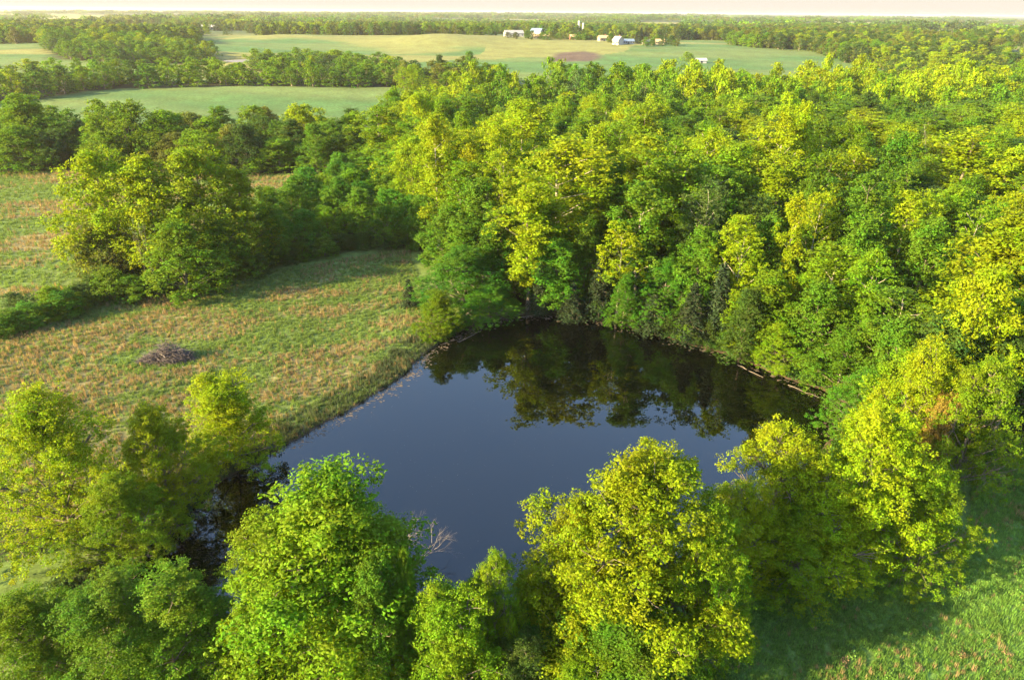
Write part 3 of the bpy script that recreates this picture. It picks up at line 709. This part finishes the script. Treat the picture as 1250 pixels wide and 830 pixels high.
for zi, (zn, L, ph, fct) in enumerate(zones):
    mine = sorted([c for c in single if c[1] == zi], key=lambda c: math.hypot(c[2], c[3])); r = np.random.default_rng(500 + zi)
    for ri in range(0, len(mine), 16):
        rank = sorted(mine[ri:ri + 16], key=lambda c: c[6])
        for i, (_, _, x, y, h, w, u) in enumerate(rank):
            c = colour_pick(x, y, h, r); d = math.hypot(x, y)
            if zn == 'thicket': c = ['G', 'G', 'E', 'YG'][r.integers(4)]
            if zn in ('line2',): c = ['YG', 'YG', 'O', 'G', 'D'][r.integers(5)]
            if zn in ('line3', 'woodA', 'line4'): c = ['O', 'G', 'D', 'YG'][r.integers(4)]
            keys = ['far_a', 'far_b', 'far_c'] if d > 330 else ['mid_round_a', 'mid_round_b', 'mid_oval_a', 'mid_oval_b'] + (['tall_a', 'tall_c'] if zn == 'wood' and h > 17 else [])
            if zn == 'wood' and y < 128: keys = ['tall_a', 'tall_b', 'tall_c', 'tall_d', 'mid_oval_a', 'mid_oval_b']
            tree('broadleaf_tree', keys[r.integers(len(keys))], x, y, h, w * (1.15 if zn != 'wood' else 1), c,
                 f"{TINT[c]} tree, {ordw[i]} from left in {ordw[ri // 16]} rank {ph}", 'tree', f'trees {ph}')
    rest += [(x, y, h, w, zn) for (x, y, h, w) in L if (x, y) not in single_keys]

# ------------------------------------------------------------------ scattered masses (kind: stuff)
def lib(name, meshes):
    col = bpy.data.collections.new(name)
    for i, m_ in enumerate(meshes):
        o = bpy.data.objects.new(f'{name}_{i:02d}', m_); col.objects.link(o)
    return col
def scatter(name, pts, scale, rz, idx, tint, col, kind='stuff'):
    n = len(pts); me = bpy.data.meshes.new(name); me.vertices.add(n); me.vertices.foreach_set('co', np.asarray(pts, np.float32).ravel())
    for an, ty, key, data in (('size', 'FLOAT_VECTOR', 'vector', scale), ('turn', 'FLOAT', 'value', rz), ('pick', 'INT', 'value', idx), ('tint', 'FLOAT_COLOR', 'color', tint)):
        a = me.attributes.new(an, ty, 'POINT'); a.data.foreach_set(key, np.ascontiguousarray(data, np.int32 if ty == 'INT' else np.float32).ravel())
    o = part(name, me); g = bpy.data.node_groups.new(name, 'GeometryNodeTree')
    g.interface.new_socket('Geometry', in_out='INPUT', socket_type='NodeSocketGeometry'); g.interface.new_socket('Geometry', in_out='OUTPUT', socket_type='NodeSocketGeometry')
    N, L = g.nodes.new, g.links.new; gi, go = N('NodeGroupInput'), N('NodeGroupOutput'); ip = N('GeometryNodeInstanceOnPoints'); ci = N('GeometryNodeCollectionInfo')
    ci.inputs['Collection'].default_value = col; ci.inputs['Separate Children'].default_value = True; ci.inputs['Reset Children'].default_value = True
    def at(nm, ty):
        k = N('GeometryNodeInputNamedAttribute'); k.data_type = ty; k.inputs['Name'].default_value = nm; return k.outputs['Attribute']
    cb = N('ShaderNodeCombineXYZ'); L(at('turn', 'FLOAT'), cb.inputs['Z'])
    ip.inputs['Pick Instance'].default_value = True
    L(gi.outputs[0], ip.inputs['Points']); L(ci.outputs[0], ip.inputs['Instance']); L(at('pick', 'INT'), ip.inputs['Instance Index'])
    rot = ip.inputs['Rotation']; L(cb.outputs[0], rot); L(at('size', 'FLOAT_VECTOR'), ip.inputs['Scale'])
    L(ip.outputs[0], go.inputs[0])
    md = o.modifiers.new('scatter', 'NODES'); md.node_group = g
    tag(o, kind=kind); return o
def both(key, leafmat):
    cr, tr = protos[key]['raw']; V, F = join([cr, tr]); fm = np.r_[np.zeros(len(cr[1])), np.ones(len(tr[1]))]
    return mesh_np(key + '_whole', V, F, [M[leafmat], M['bark']], False, fm)
# clumps for woods a kilometre and more away
def clump(seed, n, W_, H_, leaf):
    r = np.random.default_rng(seed); C0 = []; O = []
    for i in range(n):
        cx, cy_ = r.uniform(-W_ / 2, W_ / 2, 2); h = H_ * r.uniform(.6, 1.1); d = unit(r.normal(0, 1, (46, 3)) + [0, 0, .5]); d[:, 2] = np.abs(d[:, 2])
        C0.append(np.array([cx, cy_, h * .5]) + d * [5.2, 5.2, h * .5]); O.append(d)
    return leaves(np.concatenate(C0), np.concatenate(O), leaf, r, .8)
fw_meshes = [both(k, 'far_leaf') for k in ('far_a', 'far_b', 'far_c', 'mid_round_a', 'mid_round_b', 'mid_oval_a', 'tall_c')]
fw_meshes += [mesh_np('clump', *clump(91 + k, 9, 34, 13, 2.3), [M['far_leaf']]) for k in range(3)]
forest_lib = lib('wood', fw_meshes)
hw = [(protos[k]['H'], protos[k]['W']) for k in ('far_a', 'far_b', 'far_c', 'mid_round_a', 'mid_round_b', 'mid_oval_a', 'tall_c')]
def tint_of(c, r, k=.1): return jitter(COL[c], r, k)
pts, sc, rz, ix, tn = [], [], [], [], []
r = np.random.default_rng(900)
def put(x, y, h, w, near):
    k = r.integers(3, 7) if near else r.integers(0, 3)
    pts.append((x, y, 0)); sc.append((w / hw[k][1], w / hw[k][1], h / hw[k][0])); rz.append(r.uniform(0, 6.28)); ix.append(k)
for x, y, h, w, zn in rest:
    c = colour_pick(x, y, h, r, .55)
    put(x, y, h, w * 1.1, zn == 'wood' and y < 235); tn.append(tint_of(c, r))
PT = np.array(pts); PT[:, 2] = ground(PT[:, 0], PT[:, 1]) - .1
scatter('far_woodland', PT, sc, rz, ix, tn, forest_lib)
# open farmland beyond: hedges and woods
FIELDS = [  # kept open
    [Wp(-100, 240), Wp(530, 280), Wp(545, 350), Wp(480, 382), Wp(-100, 382)],
    [Wp(-100, 400), Wp(70, 440), Wp(140, 520), Wp(60, 640), Wp(-100, 660)],
    [Wp(262, 430), Wp(600, 420), Wp(600, 345), Wp(830, 330), Wp(1010, 345), Wp(1090, 420), Wp(1080, 520), Wp(1020, 570), Wp(985, 660), Wp(860, 720), Wp(800, 800), Wp(700, 790), Wp(640, 880), Wp(250, 880), Wp(240, 600)],
    [Wp(1095, 1000), Wp(1225, 1000), Wp(1225, 1500), Wp(1110, 1500)],
    [Wp(300, 1150), Wp(420, 1150), Wp(430, 1400), Wp(290, 1420)],
    [Wp(800, 900), Wp(930, 880), Wp(960, 1010), Wp(800, 1020)],
    [Wp(-60, 1000), Wp(60, 980), Wp(90, 1150), Wp(-60, 1200)]]
pts, sc, rz, ix, tn = [], [], [], [], []
n = 60000; rad = np.sqrt(r.uniform(400 ** 2, 1500 ** 2, n)); th = r.uniform(-.74, .74, n); X, Y = rad * np.sin(th), rad * np.cos(th)
ok = (Y > 375) & ~in_poly(X, Y, FOREST) & ~in_poly(X, Y, LINE3) & ~in_poly(X, Y, LINE2) & ~in_poly(X, Y, WOOD_A)
for P in FIELDS: ok &= ~in_poly(X, Y, P)
dens = fbm(X / 130, Y / 90, 77, 3); ok &= (dens > .42) & ((field_patch(X, Y, 700, 8) < .61) | (Y < 950)) & (r.random(n) < .16 + .35 * (dens > .5))
ok &= (X > -.1 * Y) | (Y > 640)
for x, y in zip(X[ok], Y[ok]):
    put(x, y, r.uniform(9, 15), r.uniform(9, 14), False); c = ['YG', 'G', 'O', 'D', 'Y', 'B'][int(np.clip(vnoise(x / 70, y / 50, 5) * 6 + r.normal(0, .8), 0, 5))]; tn.append(tint_of(c, r, .15))
n = 9500; rad = np.sqrt(r.uniform(1450 ** 2, 5200 ** 2, n)); th = r.uniform(-.72, .72, n); X, Y = rad * np.sin(th), rad * np.cos(th)
ok = (fbm(X / 420, Y / 230, 177, 3) > .40) & (field_patch(X, Y, 700, 8) < .61)
for x, y in zip(X[ok], Y[ok]):
    k = r.integers(7, 10); pts.append((x, y, 0)); s = r.uniform(.8, 1.5); sc.append((s, s, s * r.uniform(.7, 1.1))); rz.append(r.uniform(0, 6.28)); ix.append(k)
    tn.append(tint_of(['G', 'O', 'D', 'YG', 'B'][r.integers(5)], r, .15))
for u, y_ in ((617, 790), (640, 800), (645, 865), (661, 900), (664, 765), (676, 800), (681, 905), (693, 795), (696, 905), (712, 880), (716, 800), (720, 860), (728, 800), (736, 790), (756, 760), (767, 745), (795, 740), (806, 735), (833, 560), (838, 552), *[(r.uniform(612, 728), r.uniform(768, 800)) for _ in range(16)], *[(r.uniform(735, 825), r.uniform(660, 720)) for _ in range(9)], *[(r.uniform(640, 720), r.uniform(860, 930)) for _ in range(14)]):
    x, y = Wp(u, y_); put(x, y, r.uniform(5, 8.5), r.uniform(6, 10), False); tn.append(tint_of(['O', 'G', 'D', 'YG'][r.integers(4)], r, .15))
PT = np.array(pts); PT[:, 2] = ground(PT[:, 0], PT[:, 1]) - .2
scatter('far_woodland', PT, sc, rz, ix, tn, forest_lib)

# grass tufts, dead stalks, low weeds
def tuft(seed, n, h, spread, w, droop=.35):
    r = np.random.default_rng(seed); V = []; F = []
    for i in range(n):
        a, d = r.uniform(0, 6.28), r.uniform(0, spread); b = np.array([math.cos(a) * d, math.sin(a) * d, -.03]); t = r.uniform(0, 6.28); hh = h * r.uniform(.55, 1.15)
        s = np.array([math.cos(t), math.sin(t), 0]) * w; o_ = np.array([-math.sin(t), math.cos(t), 0]) * hh * droop * r.uniform(-1, 1); k = len(V)
        V += [b - s, b + s, b + s * .7 + o_ * .4 + [0, 0, hh * .6], b - s * .7 + o_ * .4 + [0, 0, hh * .6], b + o_ + [0, 0, hh]]; F += [(k, k + 1, k + 2, k + 3), (k + 3, k + 2, k + 4, -1)]
    return np.array(V), np.array(F)
def weed(seed, n, h, w, leaf):
    r = np.random.default_rng(seed); d = unit(r.normal(0, 1, (n, 3))); d[:, 2] = np.abs(d[:, 2]); c = d * np.array([w / 2, w / 2, h]) * r.uniform(.5, 1, (n, 1))
    return leaves(c, d, leaf, r)
tm = [mesh_np('tuft', *tuft(s, 16, .42, .28, .022), [M['grass']]) for s in (1, 2)] + [mesh_np('stalks', *tuft(s, 12, .75, .25, .018, .2), [M['grass']]) for s in (3, 4)]
tm += [mesh_np('weed', *weed(s, 70, .6, 1.0, .16), [M['grass']]) for s in (5, 6)]
tuft_lib = lib('tuft', tm)
r = np.random.default_rng(910)
def grass_field(name, poly, dens, dry_w, size, weeds=.03, tint_gain=1.0):
    P = np.array(poly); lo, hi = P.min(0), P.max(0); n = int((hi[0] - lo[0]) * (hi[1] - lo[1]) * dens)
    X, Y = r.uniform(lo[0], hi[0], n), r.uniform(lo[1], hi[1], n); ok = in_poly(X, Y, P) & (poly_dist(X, Y, POND) > .5) & (np.abs(X) < .84 * Y + 8)
    X, Y = X[ok], Y[ok]; n = len(X); a = R(20); s = X * math.cos(a) + Y * math.sin(a); t = -X * math.sin(a) + Y * math.cos(a)
    pat = fbm(s / 16, t / 3.2, 41, 4) * .55 + fbm(X / 11, Y / 8, 43, 3) * .45
    dry = (r.random(n) < sstep(.46, .60, pat) * dry_w + .02)
    k = np.where(dry, r.integers(2, 4, n), r.integers(0, 2, n)); wd = r.random(n) < weeds; k = np.where(wd, r.integers(4, 6, n), k)
    sz = size * r.uniform(.6, 1.4, n); tint = np.ones((n, 4)); g = np.array([.095, .15, .038]); d = np.array([.225, .165, .095])
    gg = g * tint_gain * (1 + .5 * (fbm(X / 7, Y / 7, 55, 3) - .5))[:, None] * r.uniform(.7, 1.4, (n, 1)); dd = d * r.uniform(.6, 1.2, (n, 1)) * np.array([1, 1, 1])
    tint[:, :3] = np.where(dry[:, None], dd, gg)
    scatter(name, np.stack([X, Y, ground(X, Y)], 1), np.stack([sz, sz, sz * r.uniform(.7, 1.2, n)], 1), r.uniform(0, 6.28, n), k, tint, tuft_lib)
grass_field('meadow_grass', MEADOW, 10, .42, .72)
grass_field('meadow_grass', FIELD2, 3, .6, 1.0, .0)
grass_field('clearing_grass', CLEARING, 30, .12, .62, .05, np.array([1.05, 1.3, 1.0]))  # grass tint raised as well, in place of the missing sun
# rank reeds and weeds along the shores
def bank(name, rng_d, n, size, tintbase, xsel, kinds=(0, 6)):
    i = r.integers(0, len(POND), n); A = POND[i]; B = POND[(i + 1) % len(POND)]; f = r.random((n, 1)); Q = A + (B - A) * f; T_ = unit(B - A); N_ = np.stack([T_[:, 1], -T_[:, 0]], 1)
    off = r.uniform(*rng_d, n)[:, None]; c1 = Q + N_ * off; d = poly_dist(c1[:, 0], c1[:, 1], POND); c2 = Q - N_ * off
    c = np.where((d > 0)[:, None], c1, c2); d = poly_dist(c[:, 0], c[:, 1], POND); ok = (d > .15) & xsel(c[:, 0], c[:, 1]); c = c[ok]; n = len(c)
    tint = np.ones((n, 4)); tint[:, :3] = np.array(tintbase) * r.uniform(.6, 1.4, (n, 1)); s = size * r.uniform(.6, 1.4, n)
    scatter(name, np.stack([c[:, 0], c[:, 1], ground(c[:, 0], c[:, 1])], 1), np.stack([s, s, s], 1), r.uniform(0, 6.28, n), r.integers(kinds[0], kinds[1], n), tint, tuft_lib)
bank('bank_reeds', (.3, 4.5), 9000, .95, (.055, .075, .042), lambda x, y: x < -2, (0, 4))
bank('bank_weeds', (1.0, 5.5), 9000, 1.25, (.06, .14, .025), lambda x, y: (x > 22) & (y > 50), (0, 6))
bank('bank_weeds', (.6, 6), 6000, 1.3, (.05, .09, .025), lambda x, y: y < 50, (0, 6))

# floating leaves and scum by the shore
def floating(n, sel, dmax):
    V, F = [], []; k = 0
    while k < n:
        i = r.integers(len(POND)); q = POND[i] + r.normal(0, 1.0, 2); d = float(poly_dist(q[0], q[1], POND))
        if not (-dmax * r.random() ** 1.6 < d < -.05) or not sel(*q): k += .2; continue
        m = r.integers(5, 8); s = r.uniform(.05, .22) * (2.2 if r.random() < .04 else 1); a = np.sort(r.uniform(0, 6.28, m)); b = len(V)
        ring = [(q[0] + math.cos(t) * s * r.uniform(.6, 1.3), q[1] + math.sin(t) * s * .7, WATER_Z + .012) for t in a]; V += ring + [(x_, y_, WATER_Z - .01) for x_, y_, _ in ring] + [(q[0], q[1], WATER_Z + .016)]
        F += [(b + j, b + (j + 1) % m, b + 2 * m, -1) for j in range(m)] + [(b + j, b + m + j, b + m + (j + 1) % m, b + (j + 1) % m) for j in range(m)]; k += 1
    return np.array(V), np.array(F)
FL = floating(2600, lambda x, y: (y > 58) and (x < 14 or r.random() < .25), 4.0)
n = 1500; X, Y = r.uniform(-32, 40, n), r.uniform(36, 92, n); ok = (poly_dist(X, Y, POND) < -1) & (fbm(X / 9, Y / 9, 88, 3) > .45); SV, SF = leaves(np.stack([X, Y, np.full(n, WATER_Z + .015)], 1)[ok], np.tile([0, 0, 60.0], (int(ok.sum()), 1)), .07, r)
SV[:, 2] = WATER_Z + .012 + (SV[:, 2] - SV[:, 2].mean()) * .02
tag(part('floating_leaves', mesh_np('floating_leaves', *join([FL, (SV, SF)]), [M['scum']])), kind='stuff')

# ------------------------------------------------------------------ brush pile in the meadow
bx_, by_, _ = place(203, 440, 0); bp = empty('brush_pile', (bx_, by_, gz(bx_, by_)), R(8))
tag(bp, 'heap of grey-brown cut branches lying in the open meadow', 'brush pile')
r = np.random.default_rng(77)
def sticks(n, lx, ly, h, L, rad):
    parts = []
    for i in range(n):
        a = r.uniform(0, 6.28); q = math.sqrt(r.random()); x, y = q * lx * math.cos(a), q * ly * math.sin(a)
        if x < 0: y *= .8
        top = h * (1 - q ** 2) * (1.0 if x > -lx * .2 else .6); z = r.random() ** .7 * top + .05; d = unit(r.normal(0, 1, 3) * [1, .8, .33]); l = r.uniform(.5, 1) * L
        p0 = np.array([x, y, z]); p1 = p0 + d * l; m_ = (p0 + p1) / 2 + r.normal(0, .1, 3); p1[2] = max(p1[2], .03); m_[2] = max(m_[2], .03)
        parts.append(tube([p0, m_, p1], [rad, rad * .75, rad * .3], 4))
    return join(parts)
tag(part('twigs', mesh_np('twigs', *sticks(1700, 3.2, 1.5, 2.4, 1.3, .024), [rough_material('brushwood', (.045, .034, .034), (.15, .115, .11), 2)]), bp), kind='stuff')
for k in range(12):
    part('branch', mesh_np('branch', *sticks(1, 2.6, 1.0, 1.5, 2.6, .07), [M['dead']], True), bp)

# dead fallen trees over the near water
def dead_tree(u, v, z, L, direction, seed, label):
    x, y = flat(u, v, z); V, F = bare(seed, L, .085, .5, 5); me = mesh_np('dead_branches', V, F, [M['dead']], True)
    o = part('fallen_dead_tree', me); o.location = (x, y, z); o.rotation_euler = Vector(direction).to_track_quat('Z', 'Y').to_euler()
    tag(o, label, 'dead tree', 'dead trees in the near water')
dead_tree(502, 700, -.5, 4.9, (.85, .45, .42), 63, 'pale dead tree with forked branches leaning over the near water')
dead_tree(466, 698, -.6, 6.2, (.45, .45, .75), 64, 'thin grey dead tree behind the big bright green tree')
def log(u0, v0, u1, v1, rad, label):
    a, b = flat(u0, v0, WATER_Z), flat(u1, v1, WATER_Z); c = np.array([a[0], a[1], WATER_Z + rad * .3]); d = np.array([b[0] - a[0], b[1] - a[1], 0.12]); t = np.linspace(0, 1, 6)[:, None]
    P = d * t + np.array([0, 0, .05]) * np.sin(t * 9) + rng.normal(0, .04, (6, 3)); o = part('fallen_log', mesh_np('log', *tube(P, np.linspace(rad, rad * .5, 6), 7), [M['bark']], True)); o.location = c
    tag(o, label, 'log', 'logs at the waterline')
log(632, 388, 662, 384, .06, 'pale log at the water at the pond tip')
log(900, 445, 932, 462, .06, 'thin log along the right end of far shore')
log(962, 470, 1000, 487, .05, 'long pale log at the right end of the pond')
log(560, 418, 588, 404, .06, 'thin log under the round emerald tree')

# ------------------------------------------------------------------ farm buildings on the far hill
def gable(name, u, Y, w, d, h, rh, wall, roof, label, rz=0, door=True, wins=2, cat='building', group='farm buildings on the far hill', chimney=False):
    x, y = Wp(u, Y); o = empty(name, (x, y, gz(x, y) - .3), rz); tag(o, label, cat, group)
    V, F = box(-w / 2, w / 2, -d / 2, d / 2, 0, h)
    g = [(-w / 2 + .02, -d / 2 + .02, h), (-w / 2 + .02, d / 2 - .02, h), (-w / 2 + .02, 0, h + rh), (w / 2 - .02, -d / 2 + .02, h), (w / 2 - .02, d / 2 - .02, h), (w / 2 - .02, 0, h + rh)]
    V2 = np.array(g); F2 = np.array([(0, 2, 1, -1), (3, 4, 5, -1)])
    part('wall', mesh_np('wall', *join([(V, F), (V2, F2)]), [wall]), o)
    e = .5; k = rh / (d / 2); th = .22; RV = []; 
    for x_ in (-w / 2 - e, w / 2 + e): RV += [(x_, -d / 2 - e, h - k * e + .03), (x_, 0, h + rh + .03), (x_, d / 2 + e, h - k * e + .03), (x_, -d / 2 - e, h - k * e + th), (x_, 0, h + rh + th), (x_, d / 2 + e, h - k * e + th)]
    RF = [(3, 9, 10, 4), (4, 10, 11, 5), (0, 1, 7, 6), (1, 2, 8, 7), (0, 3, 4, 1), (1, 4, 5, 2), (6, 7, 10, 9), (7, 8, 11, 10), (0, 6, 9, 3), (2, 5, 11, 8)]
    ro = part('roof', mesh_np('roof', np.array(RV), np.array(RF), [roof]), o)
    if chimney: part('chimney', mesh_np('chimney', *box(w * .2, w * .2 + .7, -.4, .4, h + rh * .6, h + rh + 1.2), [M['red']]), ro)
    if door: part('door', mesh_np('door', *box(-w * .1, w * .1 if w > 12 else .6, -d / 2 - .06, -d / 2, 0, min(h - .4, 3.4 if w > 12 else 2.1)), [M['dark']]), o)
    for i in range(wins):
        for s in (-1, 1):
            cx = s * w * (.22 + .2 * i / max(1, wins - 1) if wins > 1 else .3); part('window', mesh_np('window', *box(cx - .6, cx + .6, -d / 2 - .05, -d / 2, h * .4, h * .4 + 1.2), [M['dark']]), o)
    return o
gable('barn', 624, 830, 20.6, 10.3, 4.0, 2.8, M['white'], M['grey_roof'], 'long white barn at the left end of the farm', .25)
gable('barn', 652, 850, 12.9, 9.5, 5.6, 3.4, M['white'], M['blue_roof'], 'tall white barn with blue roof, left of the silos', -.5)
gable('barn', 672, 880, 22.4, 11.2, 4.7, 3.4, M['steel'], M['blue_roof'], 'wide blue-roofed barn in the middle of the farm', .15)
gable('shed', 657, 800, 17.2, 7.7, 2.6, 1.9, M['cream'], M['tan_roof'], 'low tan-roofed shed in front of the blue barns', .1)
gable('shed', 690, 820, 13.8, 6.9, 2.6, 1.7, M['white'], M['steel'], 'low white shed just left of the silos', -.1)
gable('shed', 700, 790, 15.5, 7.7, 2.9, 2.2, M['red'], M['tan_roof'], 'reddish-brown shed below the silos', .1)
gable('farmhouse', 731, 760, 9.5, 6.9, 3.4, 2.2, M['cream'], M['tan_roof'], 'small cream farmhouse right of the silos', .3, chimney=True, cat='house')
gable('farmhouse', 749, 690, 7.7, 6.9, 4.3, 3.1, M['white'], M['grey_roof'], 'white gabled farmhouse out in the green field', -.9, chimney=True, cat='house')
gable('shed', 761, 700, 10.3, 6.9, 2.6, 1.7, M['steel'], M['blue_roof'], 'grey-blue shed beside the white gabled farmhouse', .1)
gable('farmhouse', 783, 690, 6.0, 5.2, 2.9, 1.9, M['white'], M['grey_roof'], 'tiny white house beside the dark evergreens', .4, cat='house')
gable('farmhouse', 799, 700, 7.7, 5.2, 2.8, 1.9, M['cream'], M['tan_roof'], 'small cream house under the trees right of the evergreens', 0, cat='house')
gable('shed', 851, 545, 7.3, 4.3, 2.2, 1.3, M['steel'], M['steel'], 'small grey metal shed alone in the right-hand field', .1, wins=0, group='sheds apart from the farm')
gable('farmhouse', 256, 1120, 15.5, 8.6, 4.3, 2.6, M['white'], M['white'], 'white house in the distant trees, upper left', .2, cat='house', group='distant houses')
gable('farmhouse', 270, 1130, 13.8, 8.6, 4.3, 2.6, M['white'], M['white'], 'second white house beside the first in the distant trees', -.2, cat='house', group='distant houses')
gable('farmhouse', 306, 1150, 12.9, 8.6, 4.3, 2.6, M['white'], M['white'], 'white house alone right of the distant pair', .1, cat='house', group='distant houses')
gable('farmhouse', 359, 1020, 10.3, 8.6, 6.9, 2.6, M['white'], M['blue_roof'], 'tall white house on the ridge right of the distant houses', .1, cat='house', group='distant houses')
gable('farmhouse', 1034, 640, 6.0, 5.2, 2.6, 1.9, M['white'], M['tan_roof'], 'tiny white house at the right end of the open fields', .1, cat='house', group='distant houses')
def silo(u, Y, rad, h, label):
    x, y = Wp(u, Y); o = empty('silo', (x, y, gz(x, y) - .3)); tag(o, label, 'silo', 'silos at the farm')
    part('tank', mesh_np('tank', *tube([(0, 0, z) for z in np.linspace(0, h, 8)], [rad] * 8, 20), [M['concrete']], True), o)
    part('dome', mesh_np('dome', *tube([(0, 0, h + rad * .9 * math.sin(a)) for a in np.linspace(0, 1.5, 6)], [(rad + .1) * math.cos(a) + .02 for a in np.linspace(0, 1.5, 6)], 20), [M['steel']], True), o)
    part('chute', mesh_np('chute', *box(-.4, .4, -rad - .6, -rad + .1, 0, h), [M['steel']]), o)
silo(701.5, 850, 1.3, 17, 'taller concrete silo at the farm'); silo(706.5, 850, 1.2, 15, 'shorter concrete silo right of the taller one')
for u, y_, h, k, c, lb in ((776, 705, 14, 'cedar_b', 'C', 'tall dark evergreen by the farm, left of a pair'), (771, 720, 10, 'cedar_a', 'C', 'lower dark evergreen just left of the tall one'),
                    (813, 700, 8, 'mid_round_b', 'D', 'round dark tree at the right end of the farm'), (740, 735, 8, 'mid_round_b', 'G', 'round tree between cream and white farmhouses'),
                    (668, 780, 8, 'far_b', 'O', 'orange-green tree in front of the tan shed'), (684, 780, 8, 'far_a', 'O', 'bushy tree below the low white shed'),
                    (646, 770, 9, 'far_c', 'D', 'dark tree at the left corner of the farm'), (724, 790, 8, 'far_a', 'G', 'green tree right of the silos'), (792, 705, 7, 'far_b', 'YG', 'light tree between evergreens and small cream house')):
    x, y = Wp(u, y_); tree('cedar_tree' if c == 'C' else 'broadleaf_tree', k, x, y, h, h * (.55 if c == 'C' else 1.1), c, lb, 'cedar' if c == 'C' else 'tree', 'trees round the farm')

# ------------------------------------------------------------------ haze over the whole valley
V, F = box(-12500, 12500, -70, 13500, -6, 46)
m, n_, o_ = mat('haze'); pv = n_.nodes.new('ShaderNodeVolumePrincipled'); pv.inputs['Color'].default_value = (.96, .91, .87, 1); pv.inputs['Density'].default_value = .00007; pv.inputs['Anisotropy'].default_value = .3
n_.links.new(pv.outputs[0], o_.inputs['Volume'])
tag(part('haze', mesh_np('haze', V, F, [m])), kind='stuff')
print('TREES', n_hand, 'single', len(single), 'rest', len(rest), 'tris', sum(len(p_.polygons) * 2 for p_ in bpy.data.meshes))
